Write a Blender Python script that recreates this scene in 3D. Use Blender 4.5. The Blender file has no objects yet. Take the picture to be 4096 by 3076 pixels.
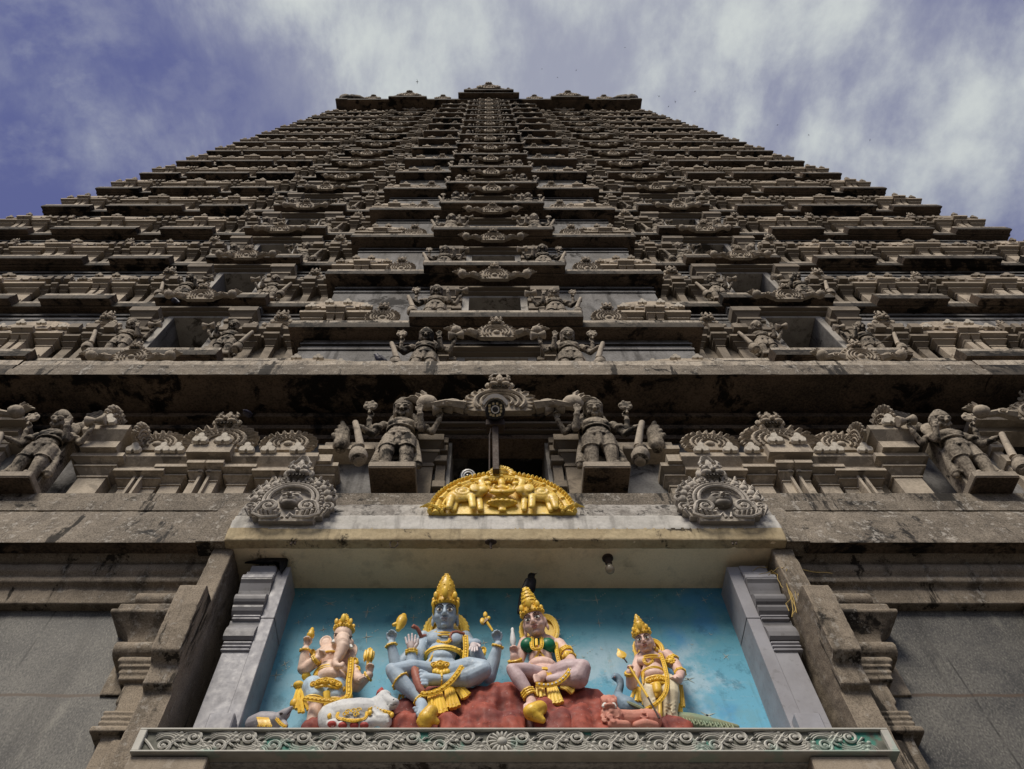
import bpy, math, random
from mathutils import Vector, Matrix, Quaternion, noise as mnoise
R=math.radians
random.seed(7)
scene=bpy.context.scene
COL=scene.collection
# ------------------------------------------------------------------ camera
TH=R(61.9); FPX=3078.0; CX,CZ=-0.2,1.6
cam_d=bpy.data.cameras.new("camera"); cam=bpy.data.objects.new("camera",cam_d); COL.objects.link(cam)
cam_d.sensor_width=36.0; cam_d.lens=FPX/4096*36.0; cam_d.shift_x=102/4096
cam_d.clip_start=0.05; cam_d.clip_end=5000
cam.location=(CX,0,CZ); cam.rotation_euler=(R(90)+TH,0,0)
scene.camera=cam
scene.view_settings.view_transform='Standard'; scene.view_settings.look='None'
scene.view_settings.exposure=0; scene.view_settings.gamma=1
def at(px,py,d):
    """point of the facade plane y=d that lies at photograph position px,py (a survey of the photograph)"""
    u=(px-1946)/FPX; v=(1538-py)/FPX
    fy=math.cos(TH)-v*math.sin(TH); fz=math.sin(TH)+v*math.cos(TH)
    t=d/fy
    return Vector((CX+u*t,d,CZ+fz*t))
# ------------------------------------------------------------------ mesh collector
class MB:
    def __init__(s): s.v=[]; s.f=[]; s.m=[]; s.M=Matrix.Identity(4); s.mi=0
    def add(s,vs,fs,m=None):
        b=len(s.v); M=s.M
        for p in vs:
            q=M@Vector(p); s.v.append((q.x,q.y,q.z))
        mm=s.mi if m is None else m
        flip=M.determinant()<0
        for f in fs:
            f=[b+i for i in f]
            s.f.append(f[::-1] if flip else f); s.m.append(mm)
    def box(s,x0,x1,y0,y1,z0,z1,m=None,bev=0):
        if x0>x1:x0,x1=x1,x0
        if bev<=0:
            vs=[(x,y,z) for z in(z0,z1) for y in(y0,y1) for x in(x0,x1)]
            s.add(vs,[(0,2,3,1),(4,5,7,6),(0,1,5,4),(2,6,7,3),(0,4,6,2),(1,3,7,5)],m)
        else:
            b=min(bev,(x1-x0)*.45,(y1-y0)*.45,(z1-z0)*.45)
            vs=[];
            for z,i in((z0,b),(z0+b,0),(z1-b,0),(z1,b)):
                for (cx,cy,ox,oy) in((x0,y0,1,1),(x1,y0,-1,1),(x1,y1,-1,-1),(x0,y1,1,-1)):
                    if (ox,oy) in((1,1),(-1,-1)):
                        vs+= [(cx+ox*i,cy+oy*(b+i*.5),z),(cx+ox*(b+i*.5),cy+oy*i,z)]
                    else:
                        vs+= [(cx+ox*(b+i*.5),cy+oy*i,z),(cx+ox*i,cy+oy*(b+i*.5),z)]
            fs=[tuple(range(7,-1,-1)),tuple(range(24,32))]
            for l in range(3):
                for j in range(8):
                    a=l*8+j; c=l*8+(j+1)%8
                    fs.append((a,c,c+8,a+8))
            s.add(vs,fs,m)
    def frustum(s,x0,x1,y0,y1,z0,X0,X1,Y0,Y1,z1,m=None):
        vs=[(x0,y0,z0),(x1,y0,z0),(x1,y1,z0),(x0,y1,z0),(X0,Y0,z1),(X1,Y0,z1),(X1,Y1,z1),(X0,Y1,z1)]
        s.add(vs,[(3,2,1,0),(4,5,6,7),(0,1,5,4),(1,2,6,5),(2,3,7,6),(3,0,4,7)],m)
    def profile_x(s,prof,x0,x1,m=None,ms=None,mit0=0,mit1=0):
        """extrude a closed profile [(y,z)] along x; ms = material per edge; mit = mitre of the ends in x per unit of y"""
        n=len(prof); vs=[]
        yr=max(p[0] for p in prof)
        for (y,z) in prof: vs.append((x0+mit0*(y-yr),y,z))
        for (y,z) in prof: vs.append((x1-mit1*(y-yr),y,z))
        for i in range(n):
            j=(i+1)%n
            s.add([vs[i],vs[j],vs[n+j],vs[n+i]],[(0,1,2,3)],ms[i] if ms else m)
        s.add(vs[:n],[tuple(range(n-1,-1,-1))],m if not ms else ms[-1])
        s.add(vs[n:],[tuple(range(n))],m if not ms else ms[-1])
    def poly_y(s,poly,y0,y1,m=None,bev=0):
        """extrude polygon [(x,z)] (counter-clockwise seen from the front, front at y0) from y0 back to y1"""
        n=len(poly)
        cx=sum(p[0] for p in poly)/n; cz=sum(p[1] for p in poly)/n
        if bev>0:
            k=1-bev
            vs=[(cx+(p[0]-cx)*k,y0,cz+(p[1]-cz)*k) for p in poly]+[(p[0],y0+(y1-y0)*.45,p[1]) for p in poly]+[(p[0],y1,p[1]) for p in poly]; L=3
        else:
            vs=[(p[0],y0,p[1]) for p in poly]+[(p[0],y1,p[1]) for p in poly]; L=2
        fs=[]
        for l in range(L-1):
            for i in range(n):
                j=(i+1)%n; fs.append((l*n+i,(l+1)*n+i,(l+1)*n+j,l*n+j))
        # front as fan about the centre
        vs.append((cx,vs[0][1],cz)); c=len(vs)-1
        for i in range(n): fs.append((c,i,(i+1)%n))
        fs.append(tuple(range((L-1)*n+n-1,(L-1)*n-1,-1)))
        s.add(vs,fs,m)
    def tube(s,pts,rad,n=6,m=None,closed=False,flat=None):
        pts=[Vector(p) for p in pts]
        if not isinstance(rad,(list,tuple)): rad=[rad]*len(pts)
        N=len(pts); vs=[]; up=None
        for i,p in enumerate(pts):
            a=pts[i-1] if (i>0 or closed) else p; b=pts[(i+1)%N] if (i<N-1 or closed) else p
            t=(b-a)
            if t.length<1e-9: t=Vector((0,0,1))
            t.normalize()
            if up is None:
                up=Vector((0,-1,0)) if abs(t.y)<.9 else Vector((0,0,1))
            u=(up-t*up.dot(t))
            if u.length<1e-6: u=t.orthogonal()
            u.normalize(); w=t.cross(u); up=u
            for j in range(n):
                a_=2*math.pi*j/n
                o=u*math.cos(a_)*rad[i]*(flat or 1)+w*math.sin(a_)*rad[i]
                vs.append(p+o)
        fs=[]
        for i in range(N if closed else N-1):
            i2=(i+1)%N
            for j in range(n):
                k=(j+1)%n
                fs.append((i*n+j,i*n+k,i2*n+k,i2*n+j))
        if not closed:
            fs.append(tuple(range(n-1,-1,-1))); fs.append(tuple(range((N-1)*n,N*n)))
        s.add(vs,fs,m)
    def ell(s,c,r,rot=None,u=10,w=7,m=None):
        c=Vector(c)
        if not isinstance(r,(list,tuple)): r=(r,r,r)
        Q=rot if rot is not None else Matrix.Identity(3)
        vs=[c+Q@Vector((0,0,-r[2]))]
        for i in range(1,w):
            ph=-math.pi/2+math.pi*i/w
            for j in range(u):
                a=2*math.pi*j/u
                vs.append(c+Q@Vector((r[0]*math.cos(ph)*math.cos(a),r[1]*math.cos(ph)*math.sin(a),r[2]*math.sin(ph))))
        vs.append(c+Q@Vector((0,0,r[2])))
        fs=[]
        for j in range(u): fs.append((0,1+(j+1)%u,1+j))
        for i in range(w-2):
            for j in range(u):
                a=1+i*u+j; b=1+i*u+(j+1)%u
                fs.append((a,b,b+u,a+u))
        t=len(vs)-1; o=1+(w-2)*u
        for j in range(u): fs.append((o+j,o+(j+1)%u,t))
        s.add(vs,fs,m)
    def cap(s,p0,p1,r0,r1=None,u=10,m=None):
        """tapered capsule"""
        p0=Vector(p0);p1=Vector(p1); r1=r0 if r1 is None else r1
        d=p1-p0; L=d.length
        if L<1e-6: return s.ell(p0,r0,u=u,m=m)
        t=d/L; pts=[];rd=[]
        for i in range(4):
            a=-math.pi/2+math.pi/2*i/3.0*.98+.02
            pts.append(p0+t*r0*math.sin(a)); rd.append(max(r0*math.cos(a),1e-4))
        for i in range(4):
            a=math.pi/2*i/3.0*.98
            pts.append(p1+t*r1*math.sin(a)); rd.append(max(r1*math.cos(a),1e-4))
        s.tube(pts,rd,u,m)
    def chain(s,pts,rads,u=10,m=None):
        for i in range(len(pts)-1): s.cap(pts[i],pts[i+1],rads[i],rads[i+1],u,m)
    def lathe(s,prof,c=(0,0,0),n=12,m=None,rot=None,sx=1,sy=1):
        c=Vector(c); Q=rot if rot is not None else Matrix.Identity(3); vs=[]
        for (r,z) in prof:
            for j in range(n):
                a=2*math.pi*j/n
                vs.append(c+Q@Vector((r*sx*math.cos(a),r*sy*math.sin(a),z)))
        fs=[]
        for i in range(len(prof)-1):
            for j in range(n):
                k=(j+1)%n; fs.append((i*n+j,i*n+k,(i+1)*n+k,(i+1)*n+j))
        fs.append(tuple(range(n-1,-1,-1))); fs.append(tuple(range((len(prof)-1)*n,len(prof)*n)))
        s.add(vs,fs,m)
    def mesh(s,name,mats,smooth=None):
        me=bpy.data.meshes.new(name); me.from_pydata(s.v,[],s.f)
        if not isinstance(mats,(list,tuple)): mats=[mats]
        for mt in mats: me.materials.append(mt)
        me.polygons.foreach_set("material_index",s.m)
        if smooth is not None:
            me.polygons.foreach_set("use_smooth",[True]*len(me.polygons))
            me.set_sharp_from_angle(angle=R(smooth))
        me.update(); return me
    def build(s,name,mats,parent=None,smooth=None,loc=None):
        o=bpy.data.objects.new(name,s.mesh(name,mats,smooth)); COL.objects.link(o)
        if parent: o.parent=parent
        if loc: o.location=loc
        return o
def put(name,me,parent=None,loc=(0,0,0),scale=None,rz=0):
    o=bpy.data.objects.new(name,me); COL.objects.link(o); o.location=loc
    if parent: o.parent=parent
    if scale is not None: o.scale=scale if isinstance(scale,(tuple,list)) else (scale,)*3
    if rz: o.rotation_euler[2]=rz
    return o
def empty(name,loc=(0,0,0),parent=None):
    o=bpy.data.objects.new(name,None); COL.objects.link(o); o.location=loc; o.empty_display_size=.2
    if parent: o.parent=parent
    return o
def tag(o,label,cat,group=None,kind=None):
    if label:o['label']=label
    if cat:o['category']=cat
    if group:o['group']=group
    if kind:o['kind']=kind
    return o
def sculpt(mb,name,mats,voxel,smooth=2,loc=None,disp=None,ratio=None):
    """weld overlapping lumps into one continuous skin; returns a mesh"""
    tmp=mb.mesh(name+"_raw",mats); o=bpy.data.objects.new("tmp",tmp); COL.objects.link(o)
    m=o.modifiers.new("r",'REMESH'); m.mode='VOXEL'; m.voxel_size=voxel; m.use_smooth_shade=True
    if smooth:
        m=o.modifiers.new("s",'SMOOTH'); m.factor=.5; m.iterations=smooth
    if ratio:
        m=o.modifiers.new("d",'DECIMATE'); m.ratio=ratio
    dg=bpy.context.evaluated_depsgraph_get(); dg.update()
    me=bpy.data.meshes.new_from_object(o.evaluated_get(dg)); me.name=name
    bpy.data.objects.remove(o); bpy.data.meshes.remove(tmp)
    if disp:
        amp,sc=disp
        nrm=[v.normal.copy() for v in me.vertices]
        for v,nn in zip(me.vertices,nrm):
            q=v.co*sc
            v.co=v.co+nn*amp*(mnoise.noise(q)+.5*mnoise.noise(q*2.3)+.25*mnoise.noise(q*5.1))
    me.polygons.foreach_set("use_smooth",[True]*len(me.polygons)); me.update()
    return me
from mathutils.bvhtree import BVHTree
def roughen(me,voxel,amp=.006,sc=7.,smooth=1):
    """weather a block mesh: worn arrises and an uneven skin; keeps each face's material"""
    src=me; o=bpy.data.objects.new("tmp",src); COL.objects.link(o)
    m=o.modifiers.new("r",'REMESH'); m.mode='VOXEL'; m.voxel_size=voxel; m.use_smooth_shade=True
    m=o.modifiers.new("s",'SMOOTH'); m.factor=.4; m.iterations=smooth
    dg=bpy.context.evaluated_depsgraph_get(); dg.update()
    new=bpy.data.meshes.new_from_object(o.evaluated_get(dg)); new.name=src.name
    bpy.data.objects.remove(o)
    tree=BVHTree.FromPolygons([v.co for v in src.vertices],[tuple(p.vertices) for p in src.polygons])
    mi=[p.material_index for p in src.polygons]; new.materials.clear()
    for mt in src.materials: new.materials.append(mt)
    if len(src.materials)>1:
        out=[]
        for p in new.polygons:
            r=tree.find_nearest(p.center); out.append(mi[r[2]] if r[2] is not None else 0)
        new.polygons.foreach_set("material_index",out)
    nrm=[v.normal.copy() for v in new.vertices]
    for v,nn in zip(new.vertices,nrm):
        q=v.co*sc; k=mnoise.noise(q)+.6*mnoise.noise(q*2.7)
        chip=max(0,mnoise.noise(q*.9+Vector((9,3,1)))-.25)
        v.co=v.co+nn*amp*(k-2.2*chip)
    new.polygons.foreach_set("use_smooth",[True]*len(new.polygons)); new.set_sharp_from_angle(angle=R(48)); new.update(); return new
# ------------------------------------------------------------------ materials
class NT:
    def __init__(s,name):
        s.mat=bpy.data.materials.new(name); s.mat.use_nodes=True; s.t=s.mat.node_tree
        s.b=s.t.nodes["Principled BSDF"]; s.b.inputs["Specular IOR Level"].default_value=.25
        s.geo=s.t.nodes.new("ShaderNodeNewGeometry"); s.pos=s.geo.outputs["Position"]
    def n(s,typ,**kw):
        x=s.t.nodes.new(typ)
        for k,v in kw.items(): setattr(x,k,v)
        return x
    def link(s,a,b): s.t.links.new(a,b)
    def setin(s,inp,val):
        if isinstance(val,bpy.types.NodeSocket): s.link(val,inp)
        else:
            if isinstance(val,(tuple,list)) and len(val)==3 and inp.type=='RGBA': val=(*val,1)
            inp.default_value=val
    def mapping(s,scale,loc=(0,0,0),rot=(0,0,0),vec=None):
        m=s.n("ShaderNodeMapping"); s.link(vec or s.pos,m.inputs[0])
        m.inputs["Scale"].default_value=scale; m.inputs["Location"].default_value=loc; m.inputs["Rotation"].default_value=rot
        return m.outputs[0]
    def noise(s,scale,detail=4,rough=.55,vec=None,dist=0):
        x=s.n("ShaderNodeTexNoise"); s.link(vec or s.pos,x.inputs["Vector"])
        x.inputs["Scale"].default_value=scale; x.inputs["Detail"].default_value=detail; x.inputs["Roughness"].default_value=rough
        x.inputs["Distortion"].default_value=dist
        return x.outputs["Fac"]
    def ramp(s,fac,a,b,lo=0.,hi=1.):
        x=s.n("ShaderNodeMapRange"); x.clamp=True; x.interpolation_type='SMOOTHSTEP'
        s.setin(x.inputs[0],fac)
        for i,v in zip((1,2,3,4),(a,b,lo,hi)): x.inputs[i].default_value=v
        return x.outputs[0]
    def math(s,op,a,b=0.,clamp=False):
        x=s.n("ShaderNodeMath",operation=op); x.use_clamp=clamp
        s.setin(x.inputs[0],a); s.setin(x.inputs[1],b); return x.outputs[0]
    def mix(s,fac,a,b,blend='MIX'):
        x=s.n("ShaderNodeMix",data_type='RGBA',blend_type=blend)
        s.setin(x.inputs[0],fac); s.setin(x.inputs[6],a); s.setin(x.inputs[7],b); return x.outputs[2]
    def nz(s):
        x=s.n("ShaderNodeSeparateXYZ"); s.link(s.geo.outputs["True Normal"],x.inputs[0]); return x.outputs[2]
    def z(s):
        x=s.n("ShaderNodeSeparateXYZ"); s.link(s.pos,x.inputs[0]); return x.outputs
    def bump(s,h,strength=.3,dist=.02):
        x=s.n("ShaderNodeBump"); x.inputs["Strength"].default_value=strength; x.inputs["Distance"].default_value=dist
        s.link(h,x.inputs["Height"]); s.link(x.outputs[0],s.b.inputs["Normal"])
    def out(s,col,rough=.85,spec=None,metal=None):
        s.setin(s.b.inputs["Base Color"],col); s.setin(s.b.inputs["Roughness"],rough)
        if spec is not None: s.b.inputs["Specular IOR Level"].default_value=spec
        if metal is not None: s.b.inputs["Metallic"].default_value=metal
        return s.mat
def stone(name,light,mid,dark,stain=.5,soffit=.55,point=True,fine=30,bump=.35,scale=1.0,streak=.5,grain=1.,lichen=0.):
    t=NT(name)
    n1=t.noise(.9*scale,9,.68); n2=t.noise(fine,3,.6)
    st=t.noise(1.0,6,.62,vec=t.mapping((4.5*scale,4.5*scale,.55*scale)))
    base=t.mix(t.ramp(n1,.36,.64),mid,light)
    base=t.mix(t.math('MULTIPLY',t.ramp(n2,.35,.75),.35*grain),base,tuple(c*1.5 for c in light))
    base=t.mix(t.math('MULTIPLY',t.ramp(n2,.55,.3),.5*grain),base,tuple(c*.5 for c in mid))
    # vertical run-off streaks and black mould
    base=t.mix(t.math('MULTIPLY',t.ramp(st,.5,.68),streak),base,dark)
    n3=t.noise(1.7*scale,10,.72,dist=.4); n4=t.noise(.35*scale,4,.5)
    fac=t.math('ADD',t.math('MULTIPLY',n3,.65),t.math('MULTIPLY',n4,.35))
    down=t.math('MAXIMUM',t.math('MULTIPLY',t.nz(),-1.),0.)  # downward faces darkened: underside shade worked into the mould mask
    th=t.math('ADD',fac,t.math('MULTIPLY',down,soffit*.3))
    mould=t.ramp(th,.585-.07*stain,.64-.07*stain)
    base=t.mix(t.math('MULTIPLY',mould,.94),base,dark)
    if lichen:
        l=t.noise(11,8,.78); base=t.mix(t.math('MULTIPLY',t.ramp(t.math('ADD',t.math('MULTIPLY',l,.7),t.math('MULTIPLY',st,.3)),.545,.585),lichen),base,(.46,.43,.385))
        d2=t.noise(1.0,9,.7,vec=t.mapping((2.1,2.1,.28),loc=(3.3,1.1,.4))); base=t.mix(t.math('MULTIPLY',t.ramp(d2,.575,.615),.9),base,dark)
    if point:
        pt=t.geo.outputs["Pointiness"]  # crease occlusion and edge highlights go into the colour
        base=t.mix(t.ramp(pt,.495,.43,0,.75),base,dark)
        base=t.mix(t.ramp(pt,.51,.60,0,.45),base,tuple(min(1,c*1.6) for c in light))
    t.bump(t.math('ADD',t.math('MULTIPLY',n2,.4),n3),bump,.03)
    return t.out(base,t.ramp(n1,.3,.7,.78,.95))
def paint(name,col,col2=None,dirt_shade=(.10,.085,.07),rough=.55,dirtamt=.5,spec=.3,scale=1.,crev=.8,chip=None,fleck=None):
    t=NT(name); col2=col2 or tuple(c*.8 for c in col)
    n1=t.noise(5*scale,6,.6); n2=t.noise(23*scale,5,.65); n3=t.noise(70*scale,2,.5)
    base=t.mix(t.ramp(n1,.35,.65),col2,col)
    base=t.mix(t.math('MULTIPLY',t.ramp(n2,.56,.72),dirtamt),base,dirt_shade)
    if chip: base=t.mix(t.math('MULTIPLY',t.ramp(t.noise(9*scale,8,.72),.58,.62),.75),base,chip)
    if chip is None and dirtamt<.5: base=t.mix(t.math('MULTIPLY',t.ramp(t.noise(16*scale,9,.75),.625,.65),.7),base,(.60,.57,.52)); base=t.mix(t.math('MULTIPLY',t.ramp(t.noise(3.3*scale,7,.7),.53,.66),.45),base,dirt_shade)
    if fleck: base=t.mix(t.math('MULTIPLY',t.ramp(n3,.68,.74),.7),base,fleck)
    pt=t.geo.outputs["Pointiness"]  # dirt tone also paints occlusion into creases; edges get a painted highlight
    base=t.mix(t.ramp(pt,.49,.42,0,crev),base,dirt_shade)
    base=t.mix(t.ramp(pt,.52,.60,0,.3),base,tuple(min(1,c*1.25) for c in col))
    t.bump(t.math('ADD',n2,t.math('MULTIPLY',n3,.3)),.18,.01)
    return t.out(base,t.ramp(n2,.3,.7,rough-.1,rough+.15),spec)
M={}
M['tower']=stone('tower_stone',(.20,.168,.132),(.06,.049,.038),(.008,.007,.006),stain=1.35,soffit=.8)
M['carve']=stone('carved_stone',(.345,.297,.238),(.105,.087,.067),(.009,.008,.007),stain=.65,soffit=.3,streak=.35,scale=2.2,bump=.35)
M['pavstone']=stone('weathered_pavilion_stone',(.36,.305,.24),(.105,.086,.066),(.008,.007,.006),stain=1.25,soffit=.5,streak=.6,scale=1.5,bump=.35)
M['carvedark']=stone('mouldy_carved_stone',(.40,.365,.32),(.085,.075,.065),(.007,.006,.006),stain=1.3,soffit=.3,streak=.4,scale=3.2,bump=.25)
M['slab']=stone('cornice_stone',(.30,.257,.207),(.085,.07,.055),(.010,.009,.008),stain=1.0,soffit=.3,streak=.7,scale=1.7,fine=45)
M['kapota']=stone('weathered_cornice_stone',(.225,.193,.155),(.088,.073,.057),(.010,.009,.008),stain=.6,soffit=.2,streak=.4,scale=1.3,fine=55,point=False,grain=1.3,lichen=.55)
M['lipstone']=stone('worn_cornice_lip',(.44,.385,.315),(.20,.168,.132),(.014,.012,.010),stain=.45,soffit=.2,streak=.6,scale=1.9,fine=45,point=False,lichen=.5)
M['soffit']=stone('mouldy_shaded_soffit',(.15,.11,.078),(.042,.032,.025),(.003,.0026,.0024),stain=1.05,soffit=.0,point=False,scale=.9,streak=.15,bump=.5)  # black mould patches, with underside shade deepened in the base colour
M['wall']=stone('tower_wall_plaster',(.22,.215,.213),(.105,.10,.095),(.018,.016,.015),stain=.65,soffit=.5,point=False,streak=.6,grain=.5)
M['pale']=stone('pale_plaster',(.42,.40,.37),(.29,.27,.245),(.06,.052,.045),stain=.25,soffit=.1,point=False,streak=.5,grain=.4)
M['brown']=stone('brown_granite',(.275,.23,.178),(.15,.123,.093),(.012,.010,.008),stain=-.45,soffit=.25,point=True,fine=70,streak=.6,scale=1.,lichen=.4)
def granite():
    t=NT('grey_granite')
    sp=t.noise(1.0,3,.7,vec=t.mapping((60,60,34),rot=(0,.6,0))); sp2=t.noise(14,5,.7); big=t.noise(.9,7,.62)
    wav=t.noise(1.0,8,.66,vec=t.mapping((4,4,1.5),rot=(0,-.75,0),loc=(.3,0,.7)))
    run=t.noise(1.0,6,.62,vec=t.mapping((3.2,3.2,.22)))
    base=t.mix(t.ramp(big,.36,.64),(.058,.057,.055),(.12,.115,.104))
    base=t.mix(t.math('MULTIPLY',t.ramp(wav,.54,.70),.5),base,(.23,.22,.19))
    base=t.mix(t.ramp(sp,.48,.74,0,.75),base,(.26,.25,.22))
    base=t.mix(t.ramp(sp,.5,.30,0,.8),base,(.018,.018,.019))
    base=t.mix(t.ramp(sp2,.52,.72,0,.55),base,(.035,.035,.038))
    base=t.mix(t.math('MULTIPLY',t.ramp(run,.56,.70),.4),base,(.025,.023,.021))
    x,y,z=t.z()
    def joint(c,period,off,w):
        f=t.math('FRACT',t.math('DIVIDE',t.math('ADD',c,off+100*period),period))
        d=t.math('ABSOLUTE',t.math('SUBTRACT',f,.5)); return t.ramp(d,.5-w/period,.5-w/period*.35)
    zj=t.math('ADD',z,t.math('MULTIPLY',t.noise(3,5,.6),.05))
    base=t.mix(t.math('MULTIPLY',joint(zj,1.26,-7.27,.028),.85),base,(.085,.058,.040))
    base=t.mix(t.math('MULTIPLY',joint(x,1.72,-4.95,.016),t.ramp(t.noise(2,4,.6),.4,.55,.1,.7)),base,(.02,.019,.018))
    t.bump(sp,.15,.006)
    return t.out(base,.6,.35)
M['granite']=granite()
M['cream']=stone('cream_plaster',(.80,.69,.50),(.70,.59,.41),(.09,.07,.05),stain=.0,soffit=.0,point=False,streak=.25,scale=.6,fine=60,bump=.1,grain=.25)
M['creamfascia']=stone('stained_cream_fascia',(.46,.38,.245),(.33,.26,.155),(.025,.02,.016),stain=.35,soffit=.0,point=False,streak=.4,scale=1.5,grain=.35)
M['whiteband']=stone('weathered_white_paint',(.52,.505,.48),(.40,.385,.355),(.06,.052,.045),stain=.0,soffit=0,point=False,streak=.4,scale=1.4,grain=.25)
M['weathered']=stone('weathered_canopy_plaster',(.40,.38,.35),(.13,.116,.102),(.016,.014,.013),stain=.75,soffit=0,point=False,streak=.65,scale=2.2,grain=.5,lichen=.5)
M['lav']=paint('lavender_grey_paint',(.29,.29,.315),(.215,.21,.225),(.10,.095,.09),rough=.5,dirtamt=.6,scale=.5,crev=.5)
M['greyside']=stone('grey_side_wall',(.19,.185,.19),(.13,.125,.125),(.03,.028,.026),stain=.15,soffit=0,point=False,streak=.5)
M['black']=NT('black_gap').out((.006,.006,.006),1)
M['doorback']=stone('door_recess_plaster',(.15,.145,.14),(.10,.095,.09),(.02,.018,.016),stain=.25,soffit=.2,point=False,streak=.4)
M['kudu']=stone('pale_trefoil_stone',(.52,.475,.405),(.40,.36,.30),(.12,.10,.08),stain=-.2,soffit=0,streak=.2,scale=2)
def gold(name='gold_paint',c1=(.80,.53,.06),c2=(.58,.34,.03),chip=None):
    return paint(name,c1,c2,dirt_shade=(.13,.055,.008),rough=.42,dirtamt=.75,spec=.5,scale=1.6,crev=.95,chip=chip)
M['gold']=gold()
M['goldworn']=gold('worn_gold_paint',(.84,.60,.12),(.68,.43,.055),chip=(.62,.55,.42))
M['skinblue']=paint('blue_grey_paint',(.42,.52,.62),(.33,.415,.505),(.10,.12,.14),rough=.5,dirtamt=.25,crev=.75)
M['skinpeach']=paint('peach_paint',(.78,.60,.49),(.67,.48,.38),(.20,.11,.08),rough=.5,dirtamt=.25,crev=.75)
M['skinpink']=paint('pink_paint',(.74,.53,.455),(.64,.42,.36),(.18,.09,.075),rough=.5,dirtamt=.25,crev=.75)
M['legpink']=paint('mauve_paint',(.58,.46,.48),(.46,.34,.345),(.16,.10,.09),rough=.55,dirtamt=.5)
M['palm']=paint('pale_palm_paint',(.66,.60,.60),(.55,.47,.47),(.2,.14,.13),dirtamt=.3)
M['green']=paint('green_paint',(.012,.17,.085),(.008,.11,.055),(.01,.03,.02),rough=.4,dirtamt=.4)
M['cloth']=paint('light_blue_cloth_paint',(.50,.63,.74),(.40,.53,.65),(.18,.17,.15),dirtamt=.35)
M['creamcloth']=paint('cream_cloth_paint',(.70,.62,.44),(.60,.52,.36),(.22,.17,.11),dirtamt=.3)
M['white']=paint('white_paint',(.66,.66,.64),(.50,.51,.52),(.17,.165,.165),dirtamt=.55)
M['red']=paint('red_paint',(.36,.055,.045),(.28,.045,.04),(.08,.03,.03),dirtamt=.4)
M['rock']=paint('red_rock_paint',(.34,.082,.055),(.17,.045,.04),(.05,.03,.03),rough=.7,dirtamt=.5,scale=.7,fleck=(.42,.30,.27))
M['lion']=paint('salmon_paint',(.58,.27,.20),(.50,.20,.15),(.18,.06,.05),dirtamt=.3)
M['mouse']=paint('mouse_grey_paint',(.36,.34,.36),(.28,.27,.29),(.10,.08,.08),dirtamt=.4)
M['peacock']=paint('peacock_blue_paint',(.20,.29,.38),(.15,.22,.29),(.06,.07,.08),dirtamt=.4)
M['feather']=paint('peacock_green_paint',(.20,.28,.19),(.26,.25,.14),(.07,.07,.05),dirtamt=.5,fleck=(.45,.38,.2))
M['tiger']=paint('hide_rim_paint',(.34,.13,.09),(.26,.08,.06),(.08,.04,.03))
M['eyew']=NT('eye_white').out((.72,.70,.66),.4)
M['eyeb']=NT('eye_dark_line').out((.035,.025,.025),.5)
M['lip']=paint('lip_paint',(.46,.22,.20),(.40,.18,.16),(.2,.08,.07))
M['lipblue']=paint('grey_lip_paint',(.30,.30,.36),(.26,.26,.31),(.12,.12,.13))
M['bird']=NT('black_plumage').out((.008,.008,.011),.55)
M['pigeon']=NT('pigeon_plumage').out((.028,.027,.045),.5)
M['blackplastic']=NT('black_plastic').out((.012,.013,.016),.35,.5)
M['whitemetal']=NT('white_enamel').out((.82,.82,.83),.35,.5)
M['led']=NT('amber_led_lens').out((.55,.47,.30),.3,.5)
M['lens']=NT('camera_glass').out((.02,.022,.03),.08,.6)
M['rust']=paint('rusty_iron',(.06,.042,.033),(.035,.026,.021),(.02,.015,.012),rough=.7)
M['bulb']=NT('frosted_bulb_glass').out((.30,.26,.19),.2,.5)
M['wood']=paint('old_wood',(.30,.22,.14),(.22,.15,.09),(.06,.04,.03),rough=.8)
M['straw']=paint('dry_straw',(.40,.29,.10),(.28,.20,.07),(.10,.07,.03),rough=.8)
def mural():
    t=NT('painted_sky_mural'); x,y,z=t.z()
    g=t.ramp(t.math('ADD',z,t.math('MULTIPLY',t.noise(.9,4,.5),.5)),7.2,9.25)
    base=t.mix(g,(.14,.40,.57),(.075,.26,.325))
    base=t.mix(t.ramp(x,-1.2,-2.9,0,.6),base,(.10,.30,.42))
    cl=t.noise(1.0,8,.62,vec=t.mapping((1.3,1,1.6)))
    m1=t.math('MULTIPLY',t.ramp(cl,.45,.57),t.ramp(z,8.4,7.9)); m1=t.math('MULTIPLY',m1,t.ramp(x,-1.,1.4,.3,1.))
    base=t.mix(t.math('MULTIPLY',m1,.6),base,(.46,.56,.63))
    deep=t.math('MULTIPLY',t.ramp(t.noise(1.4,5,.5),.52,.66),t.ramp(x,.8,1.8)); base=t.mix(t.math('MULTIPLY',deep,.6),base,(.06,.25,.50))
    wisp=t.noise(1.0,6,.6,vec=t.mapping((2,1,11),rot=(0,.35,0))); base=t.mix(t.math('MULTIPLY',t.ramp(wisp,.60,.72),.28),base,(.35,.47,.52))
    mot=t.noise(2.6,9,.72); base=t.mix(t.math('MULTIPLY',t.ramp(mot,.50,.62),.42),base,(.16,.33,.38)); base=t.mix(t.math('MULTIPLY',t.ramp(mot,.47,.38),.5),base,(.035,.135,.20)); pe=t.noise(7,8,.75); base=t.mix(t.math('MULTIPLY',t.ramp(pe,.63,.67),.6),base,(.38,.42,.40))
    spk=t.noise(38,2,.5); base=t.mix(t.math('MULTIPLY',t.ramp(spk,.69,.74),.6),base,(.03,.045,.05))
    st=t.noise(1.0,5,.6,vec=t.mapping((6,1,.5))); base=t.mix(t.math('MULTIPLY',t.ramp(st,.58,.75),.35),base,(.06,.12,.13))
    t.bump(t.noise(45,4,.6),.15,.01)
    return t.out(base,.6)
M['mural']=mural()
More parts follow.
